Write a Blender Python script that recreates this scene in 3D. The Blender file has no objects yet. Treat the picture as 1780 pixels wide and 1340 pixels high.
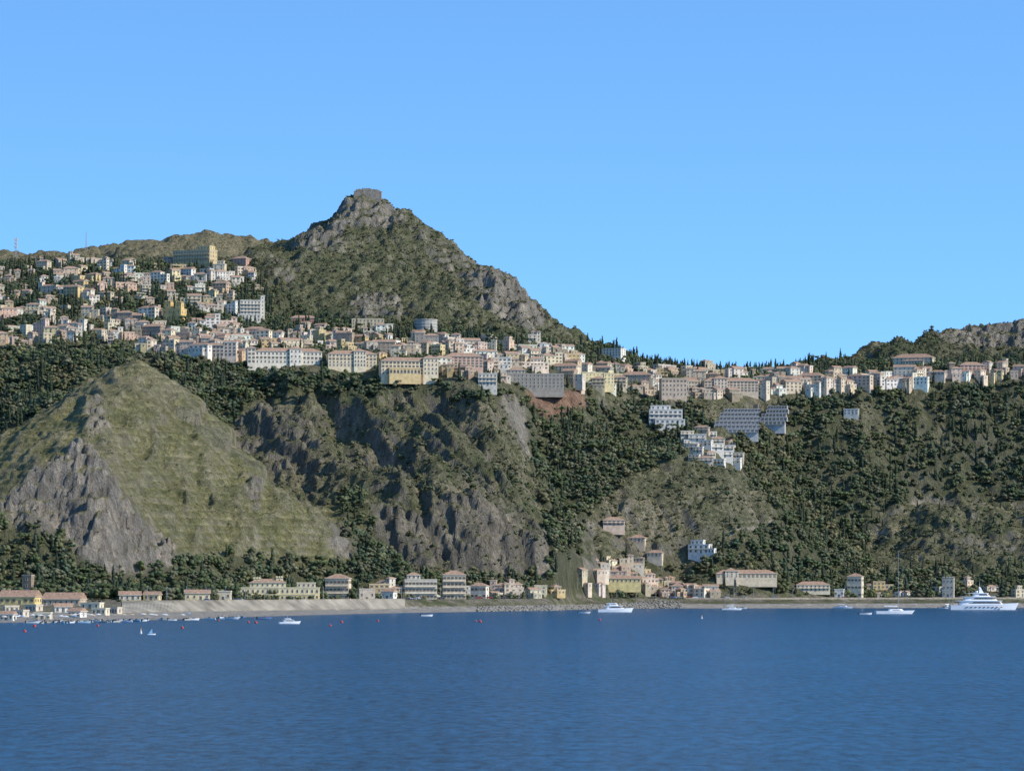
import bpy, math, random, time
import numpy as np
from mathutils import Matrix, Vector
T0=time.time()
random.seed(7); rng=np.random.default_rng(11)
F=6600.0; HC=1018.0; CH=16.0
scene=bpy.context.scene
col=scene.collection
def sstep(a,b,x):
    t=np.clip((x-a)/(b-a),0,1); return t*t*(3-2*t)
def deep(px,Y): return Y+float(sstep(985,1090,px))*min(max(0,.85*(Y-2770)),165)
def W(px,py,Y):
    Y=deep(px,Y); return ((px-890)*Y/F, Y, CH+(HC-py)*Y/F)
# ---------------------------------------------------------------- noise
def _h(xi,yi,s):
    h=(xi*374761393+yi*668265263+s*974634777)&0xffffffff
    h=((h^(h>>13))*1274126177)&0xffffffff
    h=h^(h>>16)
    return (h&0xffff)/65536.0*2*np.pi
def gn(x,y,s=0):
    x0=np.floor(x).astype(np.int64); y0=np.floor(y).astype(np.int64)
    fx=x-x0; fy=y-y0
    u=fx*fx*fx*(fx*(fx*6-15)+10); v=fy*fy*fy*(fy*(fy*6-15)+10)
    def g(ix,iy,dx,dy):
        a=_h(ix,iy,s); return np.cos(a)*dx+np.sin(a)*dy
    a=g(x0,y0,fx,fy); b=g(x0+1,y0,fx-1,fy); c=g(x0,y0+1,fx,fy-1); d=g(x0+1,y0+1,fx-1,fy-1)
    return ((a*(1-u)+b*u)*(1-v)+(c*(1-u)+d*u)*v)*1.5
def fbm(x,y,o,s=0):
    r=0;a=1;t=0
    for i in range(o):
        r=r+a*gn(x*2**i+17.3*i,y*2**i+9.1*i,s+i); t+=a; a*=.5
    return r/t
def ridged(x,y,o,s=0):
    r=0;a=1;t=0
    for i in range(o):
        r=r+a*(1-2*np.abs(gn(x*2**i+5.3*i,y*2**i+3.1*i,s+i))); t+=a; a*=.5
    return r/t
def inpoly(px,py,poly):
    r=np.zeros(px.shape,bool); n=len(poly)
    for i in range(n):
        x1,y1=poly[i]; x2,y2=poly[(i+1)%n]
        if y1==y2: continue
        c=((y1>py)!=(y2>py))&(px<(x2-x1)*(py-y1)/(y2-y1)+x1)
        r^=c
    return r
# ---------------------------------------------------------------- mesh helpers
def np_mesh(name,V,Fc,mats,tint=None,smooth=False):
    V=np.asarray(V,dtype=np.float32); Fc=np.asarray(Fc,dtype=np.int32)
    m=bpy.data.meshes.new(name)
    k=Fc.shape[1]; n=Fc.shape[0]
    m.vertices.add(len(V)); m.vertices.foreach_set("co",V.ravel())
    m.loops.add(n*k); m.loops.foreach_set("vertex_index",Fc.ravel())
    m.polygons.add(n); m.polygons.foreach_set("loop_start",np.arange(n,dtype=np.int32)*k)
    if smooth: m.polygons.foreach_set("use_smooth",np.ones(n,dtype=bool))
    m.update(calc_edges=True)
    if tint is not None:
        a=m.attributes.new("tint",'FLOAT_COLOR','POINT')
        a.data.foreach_set("color",np.asarray(tint,dtype=np.float32).ravel())
    for t in mats: m.materials.append(t)
    return m
class MB:
    def __init__(s): s.v=[]; s.f=[]; s.m=[]
    def box(s,x0,x1,y0,y1,z0,z1,mt=0):
        b=len(s.v)
        s.v+=[(x0,y0,z0),(x1,y0,z0),(x1,y1,z0),(x0,y1,z0),(x0,y0,z1),(x1,y0,z1),(x1,y1,z1),(x0,y1,z1)]
        for q in ((0,3,2,1),(4,5,6,7),(0,1,5,4),(1,2,6,5),(2,3,7,6),(3,0,4,7)):
            s.f.append(tuple(b+i for i in q)); s.m.append(mt)
        return s
    def loft(s,rings,mt=0,cap=True,closed=True):
        b=len(s.v); n=len(rings[0])
        for r in rings: s.v+=[tuple(p) for p in r]
        for i in range(len(rings)-1):
            for j in range(n if closed else n-1):
                k=(j+1)%n
                s.f.append((b+i*n+j,b+i*n+k,b+(i+1)*n+k,b+(i+1)*n+j)); s.m.append(mt)
        if cap:
            s.f.append(tuple(b+j for j in range(n))[::-1]); s.m.append(mt)
            s.f.append(tuple(b+(len(rings)-1)*n+j for j in range(n))); s.m.append(mt)
        return s
    def cyl(s,p0,p1,r0,r1,n=8,mt=0):
        p0=Vector(p0);p1=Vector(p1); d=(p1-p0).normalized()
        a=d.orthogonal().normalized(); c=d.cross(a)
        R=[]
        for p,r in((p0,r0),(p1,r1)):
            R.append([p+(a*math.cos(2*math.pi*i/n)+c*math.sin(2*math.pi*i/n))*r for i in range(n)])
        return s.loft(R,mt)
    def lathe(s,prof,n=12,mt=0,cx=0,cy=0):
        R=[[(cx+r*math.cos(2*math.pi*i/n),cy+r*math.sin(2*math.pi*i/n),z) for i in range(n)] for r,z in prof]
        return s.loft(R,mt)
    def add(s,o,M=None):
        b=len(s.v)
        if M is None: s.v+=o.v
        else: s.v+=[tuple(M@Vector(p)) for p in o.v]
        s.f+=[tuple(b+i for i in q) for q in o.f]
        s.m+=o.m
        return s
    def mesh(s,name,mats,smooth=False):
        m=bpy.data.meshes.new(name); m.from_pydata(s.v,[],s.f)
        used=sorted(set(s.m)); mp={k:i for i,k in enumerate(used)}
        for k in used: m.materials.append(mats[k] if k<len(mats) else mats[0])
        m.polygons.foreach_set("material_index",[mp[k] for k in s.m])
        if smooth: m.polygons.foreach_set("use_smooth",[True]*len(s.f))
        m.update(); return m
def obj(name,data,parent=None,loc=(0,0,0),rz=0,color=None,kind=None,label=None,cat=None,group=None,scale=None):
    o=bpy.data.objects.new(name,data)
    o.location=loc
    if rz: o.rotation_euler=(0,0,rz)
    if scale is not None: o.scale=scale if hasattr(scale,'__len__') else (scale,)*3
    if parent is not None: o.parent=parent
    if color is not None: o.color=(*color,1)
    if kind: o["kind"]=kind
    if label: o["label"]=label
    if cat: o["category"]=cat
    if group: o["group"]=group
    col.objects.link(o); return o
def copy_thing(o,kids,loc,rz=0,scale=1,paint=None):
    n=o.copy(); n.location=loc; n.rotation_euler=(0,0,rz); n.scale=(scale,)*3
    col.objects.link(n)
    mp={o:n}
    for i,k in enumerate(kids):
        c=k.copy(); c.parent=mp[k.parent]
        if paint and i==0: c.color=(*paint,1)
        col.objects.link(c); mp[k]=c
    return n
# ---------------------------------------------------------------- materials
def newmat(name):
    m=bpy.data.materials.new(name); m.use_nodes=True
    nt=m.node_tree; b=nt.nodes["Principled BSDF"]
    b.inputs["Specular IOR Level"].default_value=.2
    return m,nt,b
def N(nt,t,**k):
    n=nt.nodes.new(t)
    for a,v in k.items(): setattr(n,a,v)
    return n
def objcoord(nt,scale=(1,1,1)):
    tc=N(nt,"ShaderNodeTexCoord"); mp=N(nt,"ShaderNodeMapping"); mp.inputs["Scale"].default_value=scale
    nt.links.new(tc.outputs["Object"],mp.inputs["Vector"]); return mp.outputs["Vector"]
def noise(nt,vec,scale,detail=4,rough=.6):
    n=N(nt,"ShaderNodeTexNoise"); n.inputs["Scale"].default_value=scale; n.inputs["Detail"].default_value=detail; n.inputs["Roughness"].default_value=rough
    nt.links.new(vec,n.inputs["Vector"]); return n.outputs["Fac"]
def mrange(nt,v,a,b,c,d):
    n=N(nt,"ShaderNodeMapRange"); nt.links.new(v,n.inputs[0])
    for i,x in enumerate((a,b,c,d)): n.inputs[1+i].default_value=x
    return n.outputs[0]
def mul(nt,cola,fac):
    n=N(nt,"ShaderNodeVectorMath",operation='SCALE'); nt.links.new(cola,n.inputs[0]); nt.links.new(fac,n.inputs["Scale"]); return n.outputs[0]
def mixc(nt,f,a,b):
    n=N(nt,"ShaderNodeMix",data_type='RGBA')
    nt.links.new(f,n.inputs["Factor"])
    for s,v in((n.inputs[6],a),(n.inputs[7],b)):
        if isinstance(v,tuple): s.default_value=(*v,1)
        else: nt.links.new(v,s)
    return n.outputs[2]
def bump(nt,b,h,dist,st=1):
    n=N(nt,"ShaderNodeBump"); n.inputs["Distance"].default_value=dist; n.inputs["Strength"].default_value=st
    nt.links.new(h,n.inputs["Height"]); nt.links.new(n.outputs[0],b.inputs["Normal"]); return n
def simple(name,c,rough=.7,var=.15,scale=.6,bumpd=0,useobj=False,spec=.2,metal=0):
    m,nt,b=newmat(name); b.inputs["Roughness"].default_value=rough; b.inputs["Specular IOR Level"].default_value=spec; b.inputs["Metallic"].default_value=metal
    v=objcoord(nt); nz=noise(nt,v,scale,5)
    f=mrange(nt,nz,.3,.7,1-var,1+var)
    if useobj:
        oi=N(nt,"ShaderNodeObjectInfo"); src=oi.outputs["Color"]
    else:
        r=N(nt,"ShaderNodeRGB"); r.outputs[0].default_value=(*c,1); src=r.outputs[0]
    nt.links.new(mul(nt,src,f),b.inputs["Base Color"])
    if bumpd: bump(nt,b,nz,bumpd)
    return m
M_WALL=simple("plaster",None,.9,.22,.35,useobj=True)
M_ROOF=simple("terracotta_tile",(.34,.215,.145),.9,.45,.9)
M_FLAT=simple("roof_screed",(.36,.32,.27),.9,.25,.5)
M_GLASS=simple("window_glass",(.11,.10,.09),.3,.5,.3,spec=.4)
M_TRIM=simple("trim_paint",(.62,.55,.44),.7,.15)
M_SHUT=simple("shutter_paint",(.22,.17,.115),.8,.35)
M_STONE=simple("stone_masonry",(.29,.245,.19),.95,.35,.5,bumpd=.2)
M_CONC=simple("concrete",(.25,.22,.17),.9,.45,.09,bumpd=.1)
M_WHITE=simple("white_gelcoat",(.80,.80,.80),.35,.03,spec=.5)
M_PAINT=simple("object_paint",None,.5,.06,useobj=True,spec=.4)
M_METAL=simple("galvanised_steel",(.35,.36,.37),.5,.1,metal=.3)
M_TEAK=simple("teak_deck",(.30,.19,.11),.7,.15)
M_RUB=simple("black_rubber",(.02,.02,.02),.8,.1)
M_BARK=simple("bark",(.13,.10,.07),.95,.3,2,bumpd=.05)
M_BOUL=simple("boulder_rock",(.22,.20,.17),.95,.4,.4,bumpd=.3)
MATS=[M_WALL,M_ROOF,M_FLAT,M_GLASS,M_TRIM,M_SHUT,M_STONE,M_CONC]
def leafmat():
    m,nt,b=newmat("foliage"); b.inputs["Roughness"].default_value=.7; b.inputs["Specular IOR Level"].default_value=.2
    a=N(nt,"ShaderNodeAttribute",attribute_name="tint"); oi=N(nt,"ShaderNodeObjectInfo")
    f=mrange(nt,oi.outputs["Random"],0,1,.8,1.25)
    cc=mul(nt,a.outputs["Color"],f)
    nt.links.new(cc,b.inputs["Base Color"])
    tr=N(nt,"ShaderNodeBsdfTranslucent"); nt.links.new(cc,tr.inputs["Color"])
    mx_=N(nt,"ShaderNodeMixShader"); mx_.inputs[0].default_value=.35
    nt.links.new(b.outputs[0],mx_.inputs[1]); nt.links.new(tr.outputs[0],mx_.inputs[2])
    nt.links.new(mx_.outputs[0],nt.nodes["Material Output"].inputs["Surface"]); return m
M_LEAF=leafmat()
def terrmat():
    m,nt,b=newmat("hillside"); b.inputs["Roughness"].default_value=.95; b.inputs["Specular IOR Level"].default_value=.06
    a=N(nt,"ShaderNodeAttribute",attribute_name="tint")
    v=objcoord(nt); vs=objcoord(nt,(1,1,.4))
    n1=noise(nt,v,.9,8,.72); n2=noise(nt,vs,.16,10,.68); n3=noise(nt,v,.35,6,.65)
    f=mrange(nt,n1,.3,.7,.55,1.45); f2=mrange(nt,n2,.32,.68,.62,1.38)
    c=mul(nt,mul(nt,a.outputs["Color"],f),f2)
    sp=mrange(nt,n3,.49,.57,0,1)
    mm=N(nt,"ShaderNodeMath",operation='MULTIPLY'); nt.links.new(sp,mm.inputs[0]); nt.links.new(a.outputs["Alpha"],mm.inputs[1])
    c=mixc(nt,mm.outputs[0],c,(.105,.112,.055))
    nt.links.new(c,b.inputs["Base Color"])
    ad=N(nt,"ShaderNodeMath",operation='MULTIPLY_ADD'); nt.links.new(n2,ad.inputs[0]); ad.inputs[1].default_value=4.0; nt.links.new(n1,ad.inputs[2])
    bump(nt,b,ad.outputs[0],2.2,1)
    return m
M_TERR=terrmat()
def seamat():
    m,nt,b=newmat("sea_water")
    b.inputs["Roughness"].default_value=.20; b.inputs["IOR"].default_value=1.33; b.inputs["Specular IOR Level"].default_value=.20
    v=objcoord(nt,(1,1,1)); vl=objcoord(nt,(.003,.010,1)); v3=objcoord(nt,(.55,.16,1)); v4=objcoord(nt,(.07,.022,1))
    n1=noise(nt,v,.5,7,.68); n2=noise(nt,vl,1,4,.55); n3=noise(nt,v3,1,7,.76); n4=noise(nt,v4,1,6,.7)
    f=mrange(nt,n2,.35,.65,0,1)
    c=mixc(nt,f,(.0060,.071,.160),(.0078,.080,.178))
    c=mul(nt,mul(nt,c,mrange(nt,n3,.38,.62,.40,1.65)),mrange(nt,n4,.33,.67,.85,1.15))  # light and dark of the ripples painted into the base colour, besides the bump
    nt.links.new(c,b.inputs["Base Color"])
    bump(nt,b,n1,2.2,1)
    return m
M_SEA=seamat()
# ---------------------------------------------------------------- terrain control points
CP=[]
def line(pts,step=28):
    P=[W(*p) for p in pts]
    for i in range(len(P)-1):
        a=np.array(P[i]);b=np.array(P[i+1]); n=max(1,int(np.hypot(*(b-a)[:2])/step))
        for k in range(n): CP.append(a+(b-a)*k/n)
    CP.append(np.array(P[-1]))
def pts(*ps):
    for p in ps: CP.append(np.array(W(*p)))
def zline(ps,z,step=60):
    P=[((px-890)*Y/F,Y,z) for px,Y in ps]
    for i in range(len(P)-1):
        a=np.array(P[i]);b=np.array(P[i+1]); n=max(1,int(np.hypot(*(b-a)[:2])/step))
        for k in range(n): CP.append(a+(b-a)*k/n)
    CP.append(np.array(P[-1]))
SH_PX=[-300,0,150,330,500,700,850,960,1000,1130,1300,1780,2100]
SH_Y=[1600,1650,1703,1820,2030,2250,2360,2450,2560,2700,2707,2790,2850]
TOP_PX=[-300,0,150,215,300,500,700,850,960,1000,1130,1300,1780,2100]
TOP_Y=[2000,2020,2040,2050,2068,2195,2345,2425,2518,2640,2745,2760,2850,2920]
BASE_Y=[1800,1820,1840,1990,2053,2180,2330,2400,2492,2615,2722,2735,2822,2890]
BASE_Z=[2.6,2.6,2.6,2,2,2,2,3,3,3,3,2,2,2]
TOP_Z=[6.5,6.5,7,7.4,7.4,7.4,7.6,7.8,7.6,7.5,7,6.5,6.5,6.5]
zline(list(zip(TOP_PX,TOP_Y)),8.0)
zline([(-300,2170),(0,2180),(200,2200),(400,2300),(620,2400),(800,2510),(930,2550),(962,2555)],12)
zline([(985,2660),(1010,2745),(1120,2805)],9); zline([(1160,2805),(1400,2850),(1780,2890),(2100,2910)],11)
# hill A
RA=[(-250,880,2440),(-80,810,2480),(0,765,2500),(60,727,2520),(120,690,2540),(190,645,2560),(240,623,2560),(290,672,2550),(345,735,2530),(400,793,2510),(450,828,2490),(520,872,2470),(580,908,2450),(612,948,2430),(618,985,2415)]
line(RA,18)
line([(580,925,2520),(520,885,2550),(450,842,2580),(400,808,2600),(345,752,2620),(290,692,2650),(240,655,2650),(190,668,2650),(120,710,2640),(0,785,2620),(-200,850,2600)])
pts((630,990,2440),(625,940,2500),(300,780,2450),(350,860,2405),(420,900,2385),(500,940,2385),(560,965,2395),(300,900,2335),(400,965,2335),(250,800,2425),(330,985,2275),(430,990,2330),(520,990,2370),
 (150,740,2430),(190,770,2370),(0,830,2370),(-150,860,2380),(70,760,2440),(240,690,2495),(190,700,2480),(290,730,2490))
RE=[(-120,910,2240),(-40,895,2250),(20,860,2260),(60,824,2270),(100,785,2285),(135,768,2290),(170,800,2285),(205,850,2275),(222,900,2265),(225,960,2250),(215,1000,2235)]
line(RE,16)
pts((135,880,2250),(100,950,2225),(60,900,2235),(150,985,2215),(50,985,2190),(0,940,2215),(-100,960,2200),(240,870,2330),(290,940,2290),(185,900,2245),(190,960,2230),(60,800,2340),(0,850,2330),(95,860,2262),(110,910,2248))
pts((100,650,2770),(0,690,2750),(-150,700,2750),(200,630,2780))
# shelf edge
line([(-280,605,2900),(0,602,2900),(120,596,2900),(250,602,2900),(350,618,2890),(440,636,2880),(560,642,2870),(680,652,2870),(760,664,2870),(870,674,2880),(940,684,2950),(1010,688,2980),(1120,692,2960),(1220,696,2960),(1370,694,2990),(1500,680,3010),(1600,664,3030),(1780,654,3050),(2050,652,3080)],35)
# massif B
pts((350,690,2790),(450,700,2790),(560,690,2790),(400,790,2700),(480,812,2690),(520,850,2640),(580,890,2600),(620,690,2820),(650,760,2840),(700,800,2800),(740,850,2720),(680,855,2695),(720,760,2820))
RB1=[(500,692,2780),(540,750,2710),(585,800,2660),(625,850,2610),(640,868,2590)]
RB2=[(690,693,2800),(740,740,2735),(790,790,2685),(850,843,2640),(900,880,2615),(945,922,2592),(960,968,2580),(965,1000,2568)]
RB4=[(800,672,2860),(850,730,2800),(890,790,2750),(925,850,2705),(948,900,2660)]
for r_ in(RB1,RB2,RB4): line(r_,18)
pts((570,780,2760),(560,840,2680),(770,740,2850),(830,800,2795),(880,850,2750),(915,890,2710),(450,760,2740),(750,690,2860))
line([(650,868,2572),(700,880,2568),(760,862,2580),(840,852,2592),(895,890,2588),(942,932,2572)],16)
line([(650,965,2540),(700,985,2535),(800,990,2542),(880,995,2548),(945,1003,2552)],25)
line([(978,1012,2690),(974,960,2770),(965,900,2810),(948,840,2850),(928,780,2890),(912,720,2925),(905,694,2950)],25)
pts((1005,730,2950),(1050,760,2930),(1100,790,2900),(1040,850,2830),(1005,900,2790),(950,710,2960),(1000,850,2840),(1000,790,2890))
# hill C
RC=[(1260,815,2850),(1210,800,2850),(1150,828,2830),(1090,868,2810),(1040,915,2790),(1005,965,2785)]
RC2=[(1260,815,2850),(1310,840,2850),(1340,895,2840),(1370,940,2830),(1400,985,2830)]
line(RC,20); line(RC2,20)
pts((1200,880,2810),(1280,890,2815),(1150,930,2790),(1250,960,2790),(1330,960,2800),(1100,970,2790),(1200,1000,2780),(1090,930,2800))
pts((1200,755,2900),(1300,762,2920),(1300,705,2965),(1400,860,2930),(1400,780,2960),(1450,930,2900),(1500,960,2885),(1370,900,2890),(1200,720,2940))
pts((1500,750,2965),(1500,850,2930),(1600,720,3000),(1600,800,2970),(1700,700,3020),(1780,700,3030),(1700,800,2985),(1780,800,2985),(2000,700,3040),(2000,800,3000))
line([(1520,930,2915),(1560,895,2920),(1610,876,2920),(1700,872,2920),(1780,880,2920),(2050,880,2920)],30)
pts((1600,892,2955),(1700,888,2955),(1800,895,2955),(1600,950,2885),(1700,940,2885),(1780,950,2885),(1550,985,2860),(1650,985,2860),(1760,985,2865))
# town
pts((0,540,3050),(0,485,3200),(0,452,3330),(-250,540,3050),(-250,452,3340),(100,446,3350),(200,442,3370),(270,456,3350),(350,455,3300),(410,448,3340),
 (100,540,3050),(200,540,3060),(200,485,3200),(350,545,3080),(350,500,3190),(430,575,3040),(440,510,3200),(100,490,3180),
 (560,605,2980),(560,578,3070),(700,605,3000),(760,625,2960),(760,590,3070),(900,632,3000),(900,602,3090),(980,655,3020),(1100,660,3040),(1300,664,3060),(1450,658,3080),(1600,642,3100),(1750,642,3110),(450,610,2950),(300,590,2960),(1990,640,3120))
line([(1040,642,3120),(1200,648,3140),(1400,650,3150),(1490,644,3150)],60)
pts((1100,670,3350),(1300,680,3350),(1450,680,3350))
for p_ in((1000,700,3650),(1120,730,3700),(1250,730,3700),(1450,730,3700),(900,720,3850),(1150,780,4000),(1700,700,3900),(1400,780,4100),(1050,720,3900),(800,650,3800)): CP.append(np.array(((p_[0]-890)*p_[2]/F,p_[2],CH+(HC-p_[1])*p_[2]/F)))
# castle mountain
SKY=[(450,441,3380),(490,426,3400),(520,404,3410),(570,387,3430),(600,353,3440),(616,340,3450),(662,340,3450),(700,362,3440),(740,386,3420),(764,400,3410),(776,425,3400),(830,447,3380),(840,458,3375),(884,472,3360),(900,500,3345),(920,515,3335),(935,545,3315),(955,553,3300),(975,580,3270)]
line(SKY+[(1000,604,3200),(1040,632,3120)],18)
for p in SKY: pts((p[0],p[1]+95,p[2]+190))
pts((490,500,3240),(500,555,3140),(600,563,3130),(700,563,3130),(760,572,3130),(860,588,3120),(950,602,3130),
 (560,440,3340),(640,400,3395),(650,450,3330),(650,505,3240),(560,500,3240),(750,470,3320),(750,530,3210),(850,505,3290),(860,550,3210),(910,550,3230),(560,405,3380),(590,440,3350),(690,545,3170),(640,545,3170))
line([(560,405,3390),(590,425,3360),(640,470,3300),(690,540,3190)],25); line([(800,470,3340),(850,505,3275),(900,560,3200)],25)
line([(825,480,3330),(870,487,3322),(905,515,3305),(935,560,3270)],20); line([(825,520,3315),(865,530,3308),(900,548,3295),(925,582,3262)],20)
# back hill, right hill
line([(-250,452,4000),(-60,446,4000),(60,438,4050),(150,434,4100),(215,426,4150),(260,414,4200),(320,410,4200),(390,403,4200),(440,405,4200),(475,425,4200),(540,470,4150)],40)
pts((200,470,3800),(350,470,3800),(450,480,3800),(-100,480,3600),(100,480,3600),(300,480,3600),(0,520,4300),(400,460,4400),(700,600,4300),(1200,800,4300),(1600,780,4300),(2000,780,4300),(1800,640,3600))
line([(1498,642,3165),(1512,618,3200),(1530,602,3230),(1560,584,3260),(1620,577,3280),(1700,566,3290),(1780,558,3300),(2050,550,3300)],22)
line([(1600,592,3262),(1680,588,3268),(1780,590,3270),(1950,590,3270)],25)
pts((1540,632,3150),(1650,634,3150),(1780,632,3150),(2000,632,3150),(1650,640,3450),(1780,640,3450),(1560,650,3400),(1440,690,3400))
CP=np.array(CP)
_,ui=np.unique(np.round(CP[:,:2]/4).astype(int),axis=0,return_index=True); CP=CP[ui]
SC=100.; c2=(4.5/SC)**2
def phi(r2): return np.sqrt(r2+c2)
Q=CP[:,:2]/SC; n=len(Q)
A=np.zeros((n+3,n+3)); d2=((Q[:,None]-Q[None])**2).sum(-1); A[:n,:n]=phi(d2)-np.eye(n)*0.01
A[:n,n]=1;A[:n,n+1:]=Q;A[n,:n]=1;A[n+1:,:n]=Q.T
sol=np.linalg.solve(A,np.concatenate([CP[:,2],np.zeros(3)]))
pxs=np.arange(-260,2041,3.0)
Ys=np.concatenate([np.linspace(1540,2150,123)[:-1],np.arange(2150,3560,1.8),np.arange(3560,4420,8.0)])
PX,YY=np.meshgrid(pxs,Ys); XX=(PX-890)*YY/F
def rbf(X,Y):
    out=np.zeros(X.size); x=X.ravel()/SC;y=Y.ravel()/SC
    for s in range(0,x.size,40000):
        e=slice(s,s+40000)
        r=(x[e,None]-Q[None,:,0])**2+(y[e,None]-Q[None,:,1])**2
        out[e]=phi(r)@sol[:n]+sol[n]+sol[n+1]*x[e]+sol[n+2]*y[e]
    return out.reshape(X.shape)
sc,sr=2,2
ci=np.arange(0,len(pxs),sc)
if ci[-1]!=len(pxs)-1: ci=np.append(ci,len(pxs)-1)
ri=np.arange(0,len(Ys),sr)
if ri[-1]!=len(Ys)-1: ri=np.append(ri,len(Ys)-1)
Zc=rbf(XX[np.ix_(ri,ci)],YY[np.ix_(ri,ci)])
tmp=np.stack([np.interp(pxs,pxs[ci],Zc[i]) for i in range(len(ri))])
rr=np.interp(Ys,Ys[ri],np.arange(len(ri))); r0=np.clip(np.floor(rr).astype(int),0,len(ri)-2); fr=(rr-r0)[:,None]
ZB=tmp[r0]*(1-fr)+tmp[r0+1]*fr
def tents(ZZ,rl,slopeL,nz=1.6):
    P=np.array([W(*p) for p in rl])
    for i in range(len(P)-1):
        a,b=P[i],P[i+1]; m_=(YY>min(a[1],b[1])-45)&(YY<max(a[1],b[1])+45)&(XX>min(a[0],b[0])-45)&(XX<max(a[0],b[0])+45)
        x=XX[m_];y=YY[m_]; dx,dy=b[0]-a[0],b[1]-a[1]; L2=dx*dx+dy*dy
        t=np.clip(((x-a[0])*dx+(y-a[1])*dy)/L2,0,1); d=np.hypot(x-a[0]-t*dx,y-a[1]-t*dy)
        zt=a[2]+(b[2]-a[2])*t-slopeL*d+fbm(x/9,y/9,3,71)*nz
        ZZ[m_]=np.maximum(ZZ[m_],zt)
for r_ in(RB1,RB4,RC,RC2): tents(ZB,r_,1.0,.5)
tents(ZB,RB2,.95,.5)
def py_of(Z,Y): return HC-(Z-CH)*F/Y
PYB=py_of(ZB,YY)
TOWN=[(-300,455),(250,460),(450,470),(480,560),(700,575),(980,605),(1500,632),(1640,628),(2100,630),(2100,650),(1600,662),(1370,692),(1120,690),(870,672),(440,634),(250,602),(-300,604)]
w1=fbm(XX/30,YY/30,3,50)*14; w2=fbm(XX/30,YY/30,3,60)*12
PXw=PX+w1; PYw=PYB+w2
town=inpoly(PX,PYB,TOWN)&(YY>2850)
ROCKS=[([(-300,900),(0,872),(60,822),(135,766),(178,800),(215,860),(245,905),(300,940),(310,985),(215,1010),(150,1000),(120,940),(0,905),(-300,930)],1,0,2620),
 ([(400,710),(490,690),(550,720),(560,780),(520,830),(470,810),(400,760)],.75,2500,2960),([(600,770),(650,735),(700,760),(730,820),(700,850),(630,830)],.35,2500,2960),
 ([(640,866),(700,874),(840,850),(900,884),(955,930),(962,1000),(700,990),(690,930),(650,900)],.85,2500,2700),
 ([(868,680),(914,690),(916,770),(895,760),(875,715)],.6,2500,2960),([(800,465),(900,474),(955,550),(915,572),(830,520)],1,3100,3600),([(575,350),(690,345),(705,380),(640,394),(572,390)],.8,3100,3600),
 ([(512,398),(600,385),(600,425),(520,430)],.85,3100,3600),([(620,502),(700,507),(700,550),(600,547)],.75,3100,3600),([(1635,572),(1700,562),(2040,547),(2040,612),(1700,606),(1640,592)],.9,3100,3700),([(1590,925),(1780,900),(1780,950),(1600,965)],.4,2700,3000),
 ([(570,915),(618,935),(618,985),(575,950)],.8,0,2620),([(700,385),(780,415),(830,450),(800,470),(740,430)],.4,3100,3600),([(1690,760),(1730,770),(1730,820),(1695,800)],.8,2800,3200),([(150,700),(180,690),(190,780),(150,750)],.6,0,2620),([(432,835),(455,835),(455,880),(432,870)],.7,0,2620),
 ([(470,440),(530,450),(500,500),(460,490)],.5,3100,3600),([(740,745),(790,785),(850,838),(905,880),(950,925),(930,930),(870,880),(790,820),(735,765)],.55,2500,2960)]
rockm=np.zeros(PX.shape)
for p,st_,ya,yb in ROCKS:
    rockm=np.maximum(rockm,(inpoly(PXw,PYw,p)&(YY>ya)&(YY<yb))*st_)
def blur(a,k):
    for _ in range(k):
        a=a.copy(); a[1:-1]=(a[:-2]+a[1:-1]*2+a[2:])/4; a[:,1:-1]=(a[:,:-2]+a[:,1:-1]*2+a[:,2:])/4
    return a
rockm=blur(rockm,3)
hillA=((YY<2600)&(PX<640)&(YY>2215)).astype(float); hillA=blur(hillA,4)
townb=blur(town.astype(float),8)
massB=sstep(2480,2530,YY)*(1-sstep(2850,2880,YY))*sstep(330,400,PX)*(1-sstep(950,1000,PX))
mtnM=sstep(3120,3180,YY)*(1-sstep(3600,3650,YY))*sstep(440,480,PX)*(1-sstep(1000,1040,PX))
amp=sstep(11,38,ZB)*(1-.9*townb)
wx=fbm(XX/70,YY/70,3,3)*24
gul=ridged((XX+wx)/40,(YY+wx*.6)/105,3,21)
gulB=ridged((XX*.87+YY*.48+wx*.6)/34,(YY*.87-XX*.48)/120,4,25)
gul2=ridged((XX*.85+YY*.3+wx)/16,(YY)/42,3,31)
rib=ridged((XX+wx*.5)/21,YY/90,3,36)
Z=ZB+amp*((gul*(1-massB)+gulB*massB-.25)*-9.0*(1-.5*hillA)*(1+.8*massB)+(gul2-.25)*-3.2*(1-.6*hillA)*(1+.7*massB+.4*mtnM)+hillA*(rib-.25)*4.4+fbm(XX/24,YY/24,4,5)*5.0*(1-.65*hillA)+fbm(XX/6,YY/6,3,9)*1.5*(1-.6*hillA))
tents(Z,RA,.63,1.0); tents(Z,RE,1.5); tents(Z,RB2,1.25,3.0)
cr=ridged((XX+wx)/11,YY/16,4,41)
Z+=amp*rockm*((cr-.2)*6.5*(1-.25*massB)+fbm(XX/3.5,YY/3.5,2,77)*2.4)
tph=Z*2*np.pi/4.6+fbm(XX/60,YY/60,2,8)*4+fbm(XX/14,YY/14,2,88)*1.3
Z+=amp*(.3+.2*hillA)*np.sin(tph)
Z+=amp*np.maximum(rockm,mtnM*.6)*1.3*np.sin(Z*2*np.pi/9+fbm(XX/25,YY/25,3,18)*7)
Z+=(1-amp)*fbm(XX/12,YY/12,3,14)*.35*sstep(9,14,ZB)
shore=np.interp(pxs,SH_PX,SH_Y); shore=shore+fbm(pxs/40,pxs*0,3,4)*9
topY=np.interp(pxs,TOP_PX,TOP_Y); baseY=np.maximum(np.interp(pxs,TOP_PX,BASE_Y),shore+10); topY=np.maximum(topY,baseY+12)
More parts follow.
